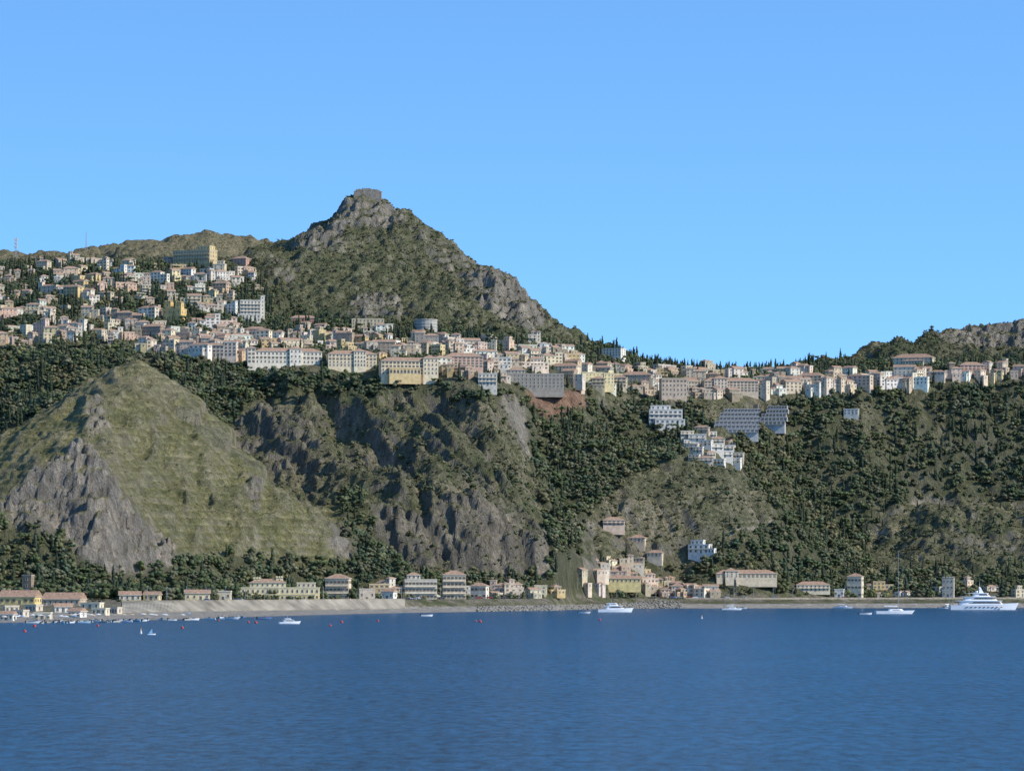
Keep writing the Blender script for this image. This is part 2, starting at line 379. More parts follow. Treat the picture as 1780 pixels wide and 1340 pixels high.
bz=np.interp(pxs,TOP_PX,BASE_Z); tz=np.interp(pxs,TOP_PX,TOP_Z)
t1=np.clip((YY-shore)/(baseY-shore),0,1); t2=np.clip((YY-baseY)/(topY-baseY),0,1)
prof=bz*t1+(tz-bz)*t2+fbm(XX/9,YY/9,3,33)*.25*sstep(0,.2,t1)
prof=np.where(YY<shore,-(shore-YY)*.06,prof)
wt=sstep(0,28,YY-topY); Z=prof*(1-wt)+np.maximum(Z,7.0)*wt
PYT=py_of(Z,YY)
runmin=np.minimum.accumulate(np.where(YY<shore,9999,PYT),axis=0)
# colour
dzdY=np.gradient(Z,axis=0)/np.gradient(YY,axis=0); dzdX=np.gradient(Z,axis=1)/np.gradient(XX,axis=1)
slope=np.degrees(np.arctan(np.hypot(dzdX,dzdY)))
def C(*c): return np.array(c)[None,None,:]
def mx(a,b,t): return a*(1-t[...,None])+b*t[...,None]
nA=fbm(XX/55,YY/55,4,101); nB=fbm(XX/14,YY/14,4,111); nC=fbm(XX/5,YY/5,3,121)
colr=np.ones(PX.shape+(3,))*C(.185,.170,.100)
colr=mx(colr,C(.285,.24,.155),sstep(-.1,.4,nA+nB*.8))
colr=mx(colr,C(.115,.125,.058),sstep(-.05,.3,nB-nA*.6+nC*.4)*.8)
colr=mx(colr,C(.135,.145,.068),mtnM*sstep(-.4,.1,nA+nC*.5)*.55)
grassm=hillA*sstep(-.35,.1,nA+.5*nB+.2)
colr=mx(colr,C(.205,.19,.078),grassm*.9)
colr=mx(colr,C(.31,.265,.145),hillA*sstep(0,.35,nB+nC*.5)*.45)
colr=mx(colr,C(.29,.25,.15),hillA*sstep(110,165,Z)*.4)
colr=mx(colr,C(.125,.130,.055),hillA*sstep(.05,.4,fbm(XX/20,YY/20,4,141)+nC*.7)*.6)
colr=mx(colr,C(.37,.32,.18),hillA*sstep(.35,.95,-np.sin(tph))*sstep(-.45,.1,nC+nA+nB)*.62)
colr=mx(colr,C(.30,.26,.18),hillA*sstep(.45,.8,rib)*.45)
far=sstep(3650,3750,YY); colr=mx(colr,C(.29,.235,.145),far*.8)
rk=np.clip(sstep(48,63,slope+nB*16-5*massB)*.9*(1-.5*hillA)*(1-.4*mtnM)+rockm*sstep(-.35,.1,nB+nC*.7+(slope-40)/30-.16*massB),0,1)*sstep(12,25,Z)*(1-townb)
rcol=mx(np.ones(PX.shape+(3,))*C(.185,.168,.145),C(.37,.315,.245),sstep(-.15,.4,fbm(XX/18,YY/18,4,131)+nC*.5))
rcol=mx(rcol,C(.175,.145,.105),massB*.38)
rcol=mx(rcol,C(.37,.32,.26),mtnM*.3+(hillA*.25)+.35*((PX>1600)&(YY>3150)))
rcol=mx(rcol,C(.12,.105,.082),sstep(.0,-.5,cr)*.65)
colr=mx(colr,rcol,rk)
FOREST=[([(-300,605),(230,604),(250,628),(190,640),(0,762),(-300,880)],.95,2600,9999),
 ([(250,605),(440,640),(760,668),(900,690),(850,696),(780,700),(690,690),(640,692),(500,685),(430,705),(400,745),(350,735),(290,665)],.97,2600,9999),
 ([(905,695),(960,705),(1120,700),(1220,700),(1230,740),(1190,790),(1100,830),(1040,880),(1010,940),(1020,1045),(945,1045),(955,960),(940,880),(928,800),(912,750)],.95,2560,9999),
 ([(1230,790),(1300,750),(1360,700),(1600,668),(1780,658),(2040,655),(2040,872),(1780,872),(1600,868),(1540,890),(1510,930),(1510,1010),(1400,1005),(1350,890),(1290,820)],.95,2700,9999),
 ([(-300,900),(0,900),(60,910),(120,935),(175,985),(200,1018),(200,1040),(-300,1045)],.85,0,2700),
 ([(590,860),(630,850),(650,910),(700,985),(690,1012),(610,1010),(600,930)],.8,0,2700),
 ([(480,530),(560,545),(700,555),(800,555),(960,588),(990,612),(700,600),(470,575)],.8,3000,9999),
 ([(1500,645),(1525,600),(1600,570),(1632,572),(1640,600),(2040,614),(2040,650),(1505,645)],.9,3000,9999)]
PYT2=PYT+w2*.6; PX2=PX+w1*.6
dens=np.zeros(PX.shape)
for p,d,ya,yb in FOREST: dens=np.maximum(dens,(inpoly(PX2,PYT2,p)&(YY>ya)&(YY<yb))*d)
MED=[([(1000,1000),(1100,965),(1300,935),(1360,900),(1500,1000),(2040,995),(2040,1050),(1000,1050)],.85),([(200,985),(400,965),(620,985),(700,1000),(965,1000),(965,1045),(200,1048)],.85),
 ([(-300,456),(450,456),(560,560),(1000,600),(1640,640),(1640,690),(1000,690),(760,660),(250,600),(-300,600)],.95),([(-300,430),(450,430),(450,456),(-300,456)],.3),
 ([(1040,900),(1100,860),(1210,800),(1300,830),(1340,890),(1300,940),(1100,960)],.28),([(470,430),(520,400),(620,380),(700,370),(800,440),(900,500),(960,580),(480,560)],.30),
 ([(500,700),(690,700),(850,850),(700,860),(600,830)],.30),([(800,690),(880,690),(940,860),(930,920),(870,850)],.26),([(650,900),(700,880),(860,860),(940,940),(960,1000),(680,1000)],.12),([(1530,885),(2040,870),(2040,1000),(1510,1000)],.25)]
for p,d in MED: dens=np.maximum(dens,inpoly(PX2,PYT2,p)*d)
fm=sstep(.5,.9,blur(dens,2)); colr=mx(colr,C(.095,.099,.054),fm*.75*(1-.6*townb))
patch=sstep(.10,.40,fbm(XX/45,YY/45,3,151)+.5*nC)*((YY>2700)&(PX>1000))
dens*=(1-.7*patch)
colr=mx(colr,C(.25,.22,.14),patch*fm*.6)
colr=mx(colr,C(.16,.15,.10),townb*.5)
scar=blur((inpoly(PXw,PYT+w2*.5,[(915,678),(1014,680),(1018,704),(992,722),(945,726),(922,706)])&(YY>2900)&(YY<3110)).astype(float),1)
colr=mx(colr,C(.30,.185,.125),scar)
scree=blur((inpoly(PXw,PYT+w2*.8,[(884,688),(906,690),(914,766),(904,760),(890,725)])&(YY>2700)&(YY<2970)).astype(float),1)
colr=mx(colr,C(.32,.28,.225),scree*.8); dens*=(1-scar)*(1-scree)
path=((np.abs(PYT-(928-(PX-1265)*.27+3*np.sin(PX/9)))<2.2)&(PX>1262)&(PX<1345)&(YY>2700)).astype(float)
colr=mx(colr,C(.38,.33,.25),path)
trc=((PX>1030)&(PX<1400)&(YY>2760)&(YY<3020)).astype(float)*(1-fm)
colr=mx(colr,C(.30,.26,.17),trc*sstep(.4,.95,-np.sin(tph))*sstep(-.4,.1,nC+nB)*.5)
low=1-sstep(9,13,Z)
colr=mx(colr,C(.24,.21,.15),low*sstep(3.2,6,Z))
colr=mx(colr,C(.13,.14,.065),low*sstep(3.2,5,Z)*sstep(-.1,.2,nB)*(PX>700)*.9)
sand=1-sstep(2.6,3.6,Z); colr=mx(colr,C(.42,.375,.32),sand)
colr=mx(colr,C(.14,.125,.10),(1-sstep(-.2,.3,Z))*.7)
veg=np.clip((1-rk*.75)*(1-townb*.6)*sstep(6,14,Z)*(1-.6*hillA)*(1-scar)*(1-path),0,1)
nr,nc=PX.shape
idx=np.arange(nr*nc).reshape(nr,nc)
Fq=np.stack([idx[:-1,:-1],idx[:-1,1:],idx[1:,1:],idx[1:,:-1]],-1).reshape(-1,4)
tm=np_mesh("hillside_terrain",np.stack([XX,YY,Z],-1).reshape(-1,3),Fq,[M_TERR],np.concatenate([colr,veg[...,None]],-1).reshape(-1,4),smooth=True)
obj("hillside_terrain",tm,kind="structure",label="steep coastal hills with scrub, rock and a town terrace")
s=60000
sm=np_mesh("sea_water",[(-s,-s,0),(s,-s,0),(s,s,0),(-s,s,0)],[(0,1,2,3)],[M_SEA])
obj("sea_water",sm,kind="structure",label="calm deep blue sea with fine ripples")
print("terrain",time.time()-T0)
# ---------------------------------------------------------------- sampling
def sample(A,X,Y):
    X=np.asarray(X,float);Y=np.asarray(Y,float)
    px=X*F/Y+890; c=np.clip((px-pxs[0])/3,0,nc-1.001); r=np.clip(np.interp(Y,Ys,np.arange(nr)),0,nr-1.001)
    c0=c.astype(int); r0=r.astype(int); fc=c-c0; fr=r-r0
    return (A[r0,c0]*(1-fc)+A[r0,c0+1]*fc)*(1-fr)+(A[r0+1,c0]*(1-fc)+A[r0+1,c0+1]*fc)*fr
def locate(px,py,ymin=0,force=True):
    c=(px-pxs[0])/3; c0=int(c); fc=c-c0
    z=Z[:,c0]*(1-fc)+Z[:,c0+1]*fc; p=HC-(z-CH)*F/Ys
    lo_=max(shore[c0]+2,ymin)
    ok=np.where((p<=py)&(Ys>lo_))[0]
    if len(ok)==0:
        if not force: return None
        i=int(np.argmin(np.where(Ys>lo_,p,1e9)))
    else: i=ok[0]
    Y=Ys[i]; return ((px-890)*Y/F,Y,z[i])
def sea(px,py):
    Y=CH*F/(py-HC); return ((px-890)*Y/F,Y,0)
# ---------------------------------------------------------------- buildings
_wc={}
def win_mb(kind,w,h):
    k=(kind,round(w,1),round(h,1))
    if k in _wc: return _wc[k]
    m=MB(); a=w/2;b=h/2
    if kind=='arch':
        n=8; prof=[(-a,-b),(a,-b)]+[(a*math.cos(math.pi*i/n),b-a+a*math.sin(math.pi*i/n)) for i in range(n+1)]
        m.loft([[(x,.1,z) for x,z in prof],[(x,-.05,z) for x,z in prof]],3)
        m.box(-a-.15,a+.15,-.16,0,-b-.2,-b-.002,4)
        for s_ in(-1,1): m.box(min(s_*a,s_*(a+.18)),max(s_*a,s_*(a+.18)),-.12,.02,-b,b-a,4)
    else:
        m.box(-a,a,-.04,.1,-b,b,3)
        f=.12
        m.box(-a-f,a+f,-.12,.02,b+.002,b+f,4); m.box(-a-f,a+f,-.2,.02,-b-f,-b-.002,4)
        if kind=='shut':
            m.box(-a-.45,-a-.01,-.10,.02,-b,b,5); m.box(a+.01,a+.45,-.10,.02,-b,b,5)
        elif kind=='door':
            m.box(-.04,.04,-.09,-.045,-b,b,4)
        else:
            m.box(-a-f,-a-.002,-.12,.02,-b,b,4); m.box(a+.002,a+f,-.12,.02,-b,b,4)
    me=m.mesh("window_"+kind,MATS); _wc[k]=(m,me); return _wc[k]
def roof_mb(kind,w,d,over=.5,pitch=.46):
    m=MB(); a=w/2+over;b=d/2+over
    if kind in('hip','gable'):
        m.box(-a,a,-b,b,.003,.25,4)
        rh=min(a,b)*pitch+.25
        if w>=d:
            r=a-b if kind=='hip' else a
            r=max(r,.05); R=[(-r,0,rh),(r,0,rh)]
        else:
            r=b-a if kind=='hip' else b
            r=max(r,.05); R=[(0,-r,rh),(0,r,rh)]
        base=[(-a,-b,.252),(a,-b,.252),(a,b,.252),(-a,b,.252)]
        k=len(m.v); m.v+=base+R
        if w>=d: fs=[(0,1,5,4),(1,2,5),(2,3,4,5),(3,0,4)]
        else: fs=[(0,1,4),(1,2,5,4),(2,3,5),(3,0,4,5)]
        for f in fs: m.f.append(tuple(k+i for i in f)); m.m.append(1)
        m.f.append((k+3,k+2,k+1,k)); m.m.append(1)
    elif kind=='flat':
        a=w/2+.2;b=d/2+.2
        m.box(-a,a,-b,b,.003,.22,4); t=.25
        m.box(-a,a,-b,-b+t,.222,.7,0); m.box(-a,a,b-t,b,.222,.7,0)
        m.box(-a,-a+t,-b+t+.003,b-t-.003,.222,.7,0); m.box(a-t,a,-b+t+.003,b-t-.003,.222,.7,0)
        m.box(-a+t+.01,a-t-.01,-b+t+.01,b-t-.01,.222,.30,2)
    elif kind=='crenel':
        a=w/2+.1;b=d/2+.1
        m.box(-a,a,-b,b,.003,.4,6)
        nx=max(3,int(w/1.8)); 
        for i in range(nx):
            x=-a+(i+.5)*2*a/nx
            m.box(x-.45,x+.45,-b,-b+.4,.402,1.4,0); m.box(x-.45,x+.45,b-.4,b,.402,1.4,0)
        ny=max(3,int(d/1.8))
        for i in range(1,ny-1):
            y=-b+(i+.5)*2*b/ny
            m.box(-a,-a+.4,y-.45,y+.45,.402,1.4,0); m.box(a-.4,a,y-.45,y+.45,.402,1.4,0)
    return m
R90=Matrix.Rotation(math.pi/2,4,'Z'); R270=Matrix.Rotation(-math.pi/2,4,'Z')
def facades(b):
    w,d,h=b['w'],b['d'],b['h']; fl=b['floors']; fh=h/fl
    ww=b.get('ww',1.05); wh=min(b.get('wh',1.5),fh*.56); kind=b.get('win','rect')
    out=[]
    for f in range(fl):
        z=f*fh+fh*.52
        nco=b['cols']
        for i in range(nco):
            x=-w/2+(i+.5)*w/nco
            k=kind
            if f==0 and i==nco//2 and b.get('door',True) : out.append(('door',1.3,2.2,Matrix.Translation((x,-d/2,1.11)),f)); continue
            if isinstance(kind,tuple): k=kind[min(f,len(kind)-1)]
            out.append((k,ww,wh,Matrix.Translation((x,-d/2,z)),f))
        ns=b.get('scols',max(1,int(d/4.2)))
        for i in range(ns):
            y=-d/2+(i+.5)*d/ns; k=kind if isinstance(kind,str) else kind[min(f,len(kind)-1)]
            out.append((k,ww,wh,Matrix.Translation((w/2,y,z))@R90,f))
            if b.get('left',True): out.append((k,ww,wh,Matrix.Translation((-w/2,y,z))@R270,f))
    return out
def balc_mb(w,dep=1.1):
    m=MB(); m.box(-w/2,w/2,-dep,-.003,-.1,.06,4)
    m.box(-w/2,w/2,-dep-.03,-dep+.03,.9,1.0,4)
    nb=max(3,int(w/1.2))
    for i in range(nb+1):
        x=-w/2+.04+(w-.08)*i/nb; m.box(x-.035,x+.035,-dep-.02,-dep+.02,.062,.898,4)
    return m
HB=[] # building footprints
def building(name,label,cat,pos,yaw,blocks,simple=False,group=None,found=7):
    x,y,z=pos
    if z<14: found=2.5
    Wd=max(abs(b.get('x',0))+b['w']/2 for b in blocks)
    Hh=max(b.get('z',0)+b['h'] for b in blocks)
    px=x*F/y+890; HB.append((x,y,Wd,px-Wd*F/y*.95,px+Wd*F/y*.95,HC-(z+Hh-CH)*F/y,HC-(z-CH)*F/y,z))
    big=MB() if simple else None
    root=None
    if not simple: root=obj(name,None,loc=pos,rz=yaw,label=label,cat=cat,group=group)
    nwin=0; extra=MB()
    for b in blocks:
        w,d,h=b['w'],b['d'],b['h']; L=Vector((b.get('x',0),b.get('y',0),b.get('z',0)))
        wall=MB(); fz=-found if b.get('z',0)==0 else 0.003
        if b.get('shape')=='round':
            wall.lathe([(w/2,fz),(w/2,h)],20,0)
            for q in range(1,4): wall.lathe([(w/2+.25,h*q/4-.2),(w/2+.25,h*q/4+.2)],20,4)
        else: wall.box(-w/2,w/2,-d/2,d/2,fz,h,0)
        if h>8 and b.get('cornice',True) and b.get('shape')!='round':
            fh=h/b['floors']
            wall.box(-w/2-.12,w/2+.12,-d/2-.12,-d/2-.003,fh-.12,fh+.12,4)
        rk_=b.get('roof','flat'); rf=roof_mb(rk_,w,d)
        if rk_=='none': rf=MB(); rf.box(-w/2-.1,w/2+.1,-d/2-.1,d/2+.1,.003,.15,2)
        if b.get('shape')=='round': rf=MB(); rf.lathe([(w/2+.4,.003),(w/2+.4,.5)],20,4)
        fac=facades(b)
        wins=fac if b.get('win')!='none' else []
        T=Matrix.Translation(L)
        if simple:
            big.add(wall,T); big.add(rf,T@Matrix.Translation((0,0,h)))
            for k,ww,wh,M,f in wins: big.add(win_mb(k,ww,wh)[0],T@M)
            if b.get('chim'): big.add(MB().box(-.3,.3,-.3,.3,-.2,1.6,0),T@Matrix.Translation((w*.25,d*.2,h)))
        else:
            wo=obj("wall",wall.mesh("wall",MATS),root,L,color=b['color'])
            ro=obj("roof",rf.mesh("roof",MATS),root,L+Vector((0,0,h)),color=b['color'])
            if b.get('chim'): obj("chimney",MB().box(-.3,.3,-.3,.3,-.2,1.6,0).box(-.4,.4,-.4,.4,1.602,1.75,1).mesh("chimney",MATS),ro,(w*.25,d*.2,0),color=b['color'])
            for k,ww,wh,M,f in wins:
                mb,me=win_mb(k,ww,wh)
                if nwin<96:
                    o=obj("door" if k=='door' else "window",me,root); o.matrix_local=T@M; nwin+=1
                else: extra.add(mb,T@M)
            if b.get('balc'):
                fh=h/b['floors']; bm=balc_mb(w*.96).mesh("balcony",MATS)
                for f in range(1,b['floors']): obj("balcony",bm,root,L+Vector((0,-d/2,f*fh)))
    if simple:
        o=obj(name,big.mesh(name,MATS),loc=pos,rz=yaw,label=label,cat=cat,group=group,color=blocks[0]['color']); return o
    if extra.v: obj("window_row",extra.mesh("window_row",MATS),root,kind="stuff")
    return root
PAL=[('white',(.72,.66,.53)),('cream',(.68,.56,.38)),('cream',(.70,.58,.41)),('pale pink',(.65,.48,.36)),('ochre',(.62,.45,.22)),('beige',(.54,.44,.31)),('beige',(.62,.51,.36)),('grey',(.44,.39,.31)),('salmon',(.56,.39,.26)),('yellow',(.65,.53,.30)),('off-white',(.72,.62,.48)),('brown',(.38,.29,.20)),('white',(.78,.73,.61)),('white',(.78,.73,.61)),('cream',(.72,.61,.44)),('off-white',(.74,.66,.53))]
NUM={1:'single',2:'two',3:'three',4:'four',5:'five'}
def rand_house(pos,place,group,simple,scale=1,name="house",fls=(1,2,2,2,3,3)):
    cn,c=random.choice(PAL)
    c=tuple(min(.78,v*random.uniform(.95,1.04)) for v in c); k_=random.uniform(.74,1.1); c=tuple(min(.8,v*k_) for v in c)
    fl=random.choice(fls)
    w=random.choice([random.uniform(5,9),random.uniform(7,12),random.uniform(9,20) if scale>.95 else random.uniform(6,15)])*scale; d=random.uniform(6,9)*scale; h=fl*2.75*min(1,scale+.05)
    rf=random.choices(['hip','gable','flat'],[4,3,3])[0]
    wk=random.choice(['rect','shut','shut','arch','rect'])
    bl=[dict(w=w,d=d,h=h,floors=fl,cols=max(2,int(w/random.uniform(2.4,3.8))),scols=max(1,int(d/3.6)),roof=rf,color=c,win=wk,ww=random.choice((.7,.8,.9,1.1)),wh=random.choice((1.0,1.2,1.4)),chim=rf!='flat' or random.random()<.4,balc=(not simple) and random.random()<.3)]
    def c2_(): q=random.choice(PAL)[1]; return tuple(.5*a+.5*b for a,b in zip(c,q))
    for s_ in(-1,1):
        if random.random()<(.55 if scale>.95 else .38):
            w2=w*random.uniform(.35,.75); f2=max(1,fl+random.choice((-1,-1,0,1))); 
            bl.append(dict(x=s_*(w/2+w2/2+.01),y=random.uniform(-1.2,1),w=w2,d=d*random.uniform(.7,.95),h=f2*2.6,floors=f2,cols=max(1,int(w2/2.8)),scols=1,roof=random.choice(['flat','flat','hip','gable']),color=c2_(),win=wk,ww=.9,wh=1.3,door=False))
    r_=random.random()
    if r_<.3 and rf=='flat':
        bl.append(dict(x=w*.12,y=d*.1,z=h+.4,w=w*.5,d=d*.55,h=2.4,floors=1,cols=2,scols=1,roof=random.choice(['flat','hip']),color=c,win='rect',ww=.9,wh=1.2,door=False))
    elif r_<.6:
        bl.append(dict(x=-w*.05,y=-d/2-1.6,w=w*.8,d=3.1,h=2.5,floors=1,cols=max(1,int(w/4)),scols=1,roof='flat',color=tuple(v*.85 for v in c),win='arch',ww=1.1,wh=1.4,door=False))
    yaw=math.radians(random.choice([random.uniform(-45,-15),random.uniform(-12,14),random.uniform(10,42),random.uniform(10,42)]))
    rn={'hip':'hipped tile roof','gable':'gabled tile roof','flat':'flat roof'}[rf]
    lab=f"{cn} {NUM[fl]}-storey {name}, {rn}, {place}"
    return building(name,lab,"house",pos,yaw,bl,simple,group)
def LM(name,label,cat,x0,x1,yb,yt,yaw=-15,floors=3,cols=6,roof='flat',color=(.58,.52,.43),win='rect',d=12,ymin=0,**k):
    cx_=(x0+x1)/2
    if ymin=='S':
        Y=float(np.interp([x0,cx_,x1],pxs,topY).max())+9+d/2; X=(cx_-890)*Y/F; z=float(sample(Z,[X],[Y])[0]); p=(X,Y,z); yb=py_of(z,Y)
    else: p=locate(cx_,yb,ymin)
    Y=p[1]; y=math.radians(yaw); Wp=(x1-x0)*Y/F; h=(yb-yt)*Y/F-.8
    if roof in('hip','gable'): h-=min(d,Wp*.6)*.12
    h=max(h,2.6)
    dd=min(d,Wp*.7); w=max(3,(Wp-dd*abs(math.sin(y)))/math.cos(y))
    bl=[dict(w=w,d=dd,h=h,floors=floors,cols=cols,roof=roof,color=color,win=win,**k)]
    return name,label,cat,p,y,bl,w,dd,h
def put(t,extra=None,**k):
    name,label,cat,p,y,bl,w,d,h=t
    if extra: bl+=extra(w,d,h,bl[0]['color'])
    return building(name,label,cat,p,y,bl,**k)
CR=(.68,.57,.40); WH=(.73,.68,.58); PK=(.60,.40,.30)
def castle():
    p=locate(639,341,3380); x,y=p[0],p[1]+2
    zz=[float(sample(Z,[x+dx],[y])[0]) for dx in range(-11,12,2)]; z=float(np.percentile(zz,50))-1.4
    root=obj("castle_ruin",None,loc=(x,y,z),label="ruined stone castle with broken battlements on the summit crag",cat="castle")
    m=MB(); n=14; Wd=25
    for i in range(n):
        xa=-Wd/2+i*Wd/n; hh=[3.0,4.4,4.9,4.7,4.6,5.0,4.5,4.7,5.0,4.5,4.6,4.3,3.9,2.8][i]
        m.box(xa,xa+Wd/n-.002,-3,-1.8,-9,hh,6)
        if i%3==1: m.box(xa+.4,xa+1.0,-3.06,-3.002,hh-2.2,hh-1.2,3)
    obj("curtain_wall",m.mesh("curtain_wall",MATS),root)
    m=MB(); m.box(-Wd/2,-Wd/2+1.2,-1.79,10,-9,3.2,6); m.box(Wd/2-1.2,Wd/2,-1.79,10,-9,2.6,6); m.box(-Wd/2,Wd/2,10.01,11,-9,4.0,6)
    obj("side_wall",m.mesh("side_wall",MATS),root)
    m=MB(); m.box(-5,2.5,2,8,-4,5.6,6)
    for i in range(4): m.box(-5+i*1.9,-4+i*1.9,2,2.5,5.602,6.2,6)
    obj("keep_tower",m.mesh("keep_tower",MATS),root)
    HB.append((x,y,15,600,678,322,348,z))
castle()
put(LM("hotel","large ochre hotel with balconied floors below the ridge","hotel",300,378,458,436,-26,3,14,'flat',(.52,.39,.21),'rect',13,3150,balc=True),lambda w,d,h,c:[dict(x=w*.30,y=0,z=h+.7,w=w*.34,d=d*.7,h=2.6,floors=1,cols=4,roof='flat',color=(.62,.46,.20),win='rect',door=False)])
put(LM("apartment_building","salmon pink apartment building beside the upper road","apartments",402,436,462,447,-25,3,5,'hip',(.52,.30,.22),'rect',9,3150))
put(LM("tower_house","orange crenellated house with two square towers among cypresses","house",283,324,558,537,-20,2,4,'flat',(.62,.42,.16),'arch',11,2900),lambda w,d,h,c:[dict(x=-w*.28,y=-d*.1,z=h+.7,w=w*.34,d=d*.5,h=5.4,floors=1,cols=1,scols=1,roof='crenel',color=c,win='arch',door=False),dict(x=w*.3,y=-d*.1,z=h+.7,w=w*.34,d=d*.5,h=4.4,floors=1,cols=1,scols=1,roof='crenel',color=c,win='arch',door=False)])
put(LM("hotel","tall white hotel with stair tower and stacked balconies","hotel",415,454,560,522,10,6,6,'flat',(.62,.57,.48),'rect',10,2900,balc=True,wh=1.6),lambda w,d,h,c:[dict(x=w/2+1.7,y=0,w=3.2,d=6,h=h+4,floors=7,cols=1,scols=1,roof='flat',color=(.62,.57,.48),win='rect',ww=.7,wh=.9,door=False),dict(x=-w*.1,y=-d/2-3,z=0,w=w*1.1,d=6,h=h*.3,floors=2,cols=6,scols=1,roof='flat',color=c,win='rect',door=False)])
put(LM("apartment_building","curved grey concrete apartment building under the crag","apartments",720,760,580,556,0,4,1,'flat',(.34,.33,.30),'none',18,2900,shape='round'))
put(LM("convent","long ochre building with arcaded upper floor and flat roof","building",610,668,572,555,6,3,9,'flat',(.54,.44,.27),('arch','rect','arch'),10,2900))
put(LM("villa","deep red villa with pale window frames","house",504,550,562,550,5,2,7,'hip',(.40,.17,.13),'rect',9,2900))
put(LM("grand_hotel","long white hotel with terracotta roof and arched terrace","hotel",440,560,634,608,12,3,17,'hip',(.73,.64,.50),('arch','shut','rect'),12,2860,scols=2,left=False),lambda w,d,h,c:[dict(x=-w/2-3,y=-1,w=6,d=11,h=h+2.5,floors=4,cols=2,scols=2,roof='hip',color=(.70,.61,.48),win='shut',door=False,left=False),dict(x=w*.1,y=-1.5,z=0,w=w*.18,d=12,h=h+2,floors=3,cols=3,scols=1,roof='hip',color=(.75,.67,.54),win='arch',door=False,left=False)])
put(LM("grand_hotel","cream and ochre palace hotel with tall arched windows","hotel",566,655,640,613,12,4,13,'hip',(.70,.57,.38),('arch','arch','shut','rect'),12,2860,scols=2,left=False),lambda w,d,h,c:[dict(x=w*.15,y=-1.2,z=0,w=w*.25,d=d,h=h+2.2,floors=4,cols=4,scols=1,roof='hip',color=(.73,.62,.44),win='arch',door=False,left=False)])
put(LM("grand_hotel","long cream hotel wing with ochre arches above the cliff","hotel",658,762,655,626,12,4,15,'hip',(.72,.58,.38),('arch','arch','shut','shut'),12,2860,scols=3,left=False),lambda w,d,h,c:[dict(x=w*.36,y=-1.5,z=0,w=w*.26,d=d,h=h+2.2,floors=4,cols=4,scols=2,roof='hip',color=(.72,.59,.40),win='arch',door=False),dict(x=-w*.1,y=-d/2-2,z=0,w=w*.55,d=3.6,h=h*.45,floors=1,cols=9,scols=1,roof='flat',color=(.68,.50,.25),win='arch',ww=1.6,wh=2.6,door=False)])
put(LM("hotel","pink hotel with white shutters and roof pergola","hotel",770,840,640,616,10,4,9,'hip',PK,'shut',12,2900))
put(LM("terrace_restaurant","white terrace building stepping down the cliff edge","building",830,864,672,650,5,3,5,'flat',(.60,.55,.46),'rect',8,2860,balc=True))
put(LM("convent","long grey stone arcaded building on a retaining wall","building",876,980,676,650,4,4,15,'flat',(.35,.31,.255),('arch','rect','rect','arch'),12,2890,scols=2,left=False,wh=2),lambda w,d,h,c:[dict(x=-w*.3,y=1,z=h+.7,w=w*.3,d=d*.6,h=2.6,floors=1,cols=5,scols=1,roof='hip',color=(.40,.36,.30),win='rect',door=False)])
put(LM("hotel","cream block with rows of windows above the ravine","hotel",952,1010,650,633,-20,3,8,'hip',CR,'rect',11,2950))
put(LM("apartment_building","white flat-roofed apartment block on the skyline","apartments",1038,1088,620,606,-25,3,8,'flat',(.68,.63,.53),'rect',11,3050))
put(LM("palazzo","weathered grey palazzo with tall arches","building",1078,1136,668,648,-12,3,7,'hip',(.38,.33,.25),'arch',12,2980))
put(LM("hotel","pink and grey hotel with arcaded terrace","hotel",1146,1194,690,658,8,4,7,'flat',(.54,.42,.31),('arch','rect','rect','shut'),12,2950))
put(LM("hotel","long beige hotel with repeated window bays","hotel",1220,1318,682,659,8,4,15,'hip',(.56,.45,.33),'shut',12,2980,scols=2,left=False),lambda w,d,h,c:[dict(x=-w*.2,y=-1,z=0,w=w*.25,d=12,h=h+2,floors=4,cols=4,scols=1,roof='hip',color=(.62,.51,.38),win='rect',door=False)])
put(LM("villa","white house with hipped roof beside cypress trees","house",1386,1436,668,650,-25,3,6,'hip',CR,'shut',11,2980))
put(LM("palace","cream palace with columned portico on the ridge","building",1549,1628,638,618,-20,3,10,'hip',(.66,.56,.39),'arch',15,3000,scols=5),lambda w,d,h,c:[dict(x=w*.05,y=-d/2-1.6,w=w*.5,d=3,h=h*.62,floors=2,cols=7,scols=1,roof='hip',color=(.64,.54,.38),win='arch',door=False)])
put(LM("villa","pink villa with terracotta roof on the ridge","house",1666,1710,648,631,5,3,6,'hip',(.58,.37,.28),'shut',11,3000))
def terr_hotel(cx,py,wpx,n,lab,yaw,dz=3.4,nb=9):
    p=locate(cx,py,2880); Y=p[1]; bl=[]
    for i in range(n):
        w=(wpx-i*4)*Y/F
        bl.append(dict(x=i*1.1+(i%2)*1.3,y=i*3.2,z=i*dz if i else 0,w=w,d=8,h=dz-.02,floors=1,cols=nb,scols=1,roof='none',color=(.46,.46,.45),win='rect',ww=2.0,wh=2.1,door=False,left=False,cornice=False))
    r=building("terraced_hotel",lab,"hotel",p,math.radians(yaw),bl)
    dm=MB().box(-.12,.12,-1.7,-.01,0,2.6,7).mesh("balcony_divider",MATS)
    for i in range(n):
        b=bl[i]; bo=obj("balcony",balc_mb(b['w']*.97,1.8).mesh("balcony",[M_WHITE]*8),r,(b['x'],b['y']-4,(b.get('z',0))+.4))
        for k in range(nb+1): obj("balcony_divider",dm,bo,(-b['w']/2+k*b['w']/nb,0,.1))
    return r,p
terr_hotel(1276,754,84,6,"pale grey terraced hotel with stepped glazed balconies on the slope",-2,3.4,11)
r_,p_=terr_hotel(1340,740,50,5,"smaller grey terraced hotel wing with glazed balconies",-10,3.3,7)
obj("stair_tower",MB().box(-2,2,-3,3,-10,17.5,7).mesh("stair_tower",MATS),r_,(-12.5,2,0))
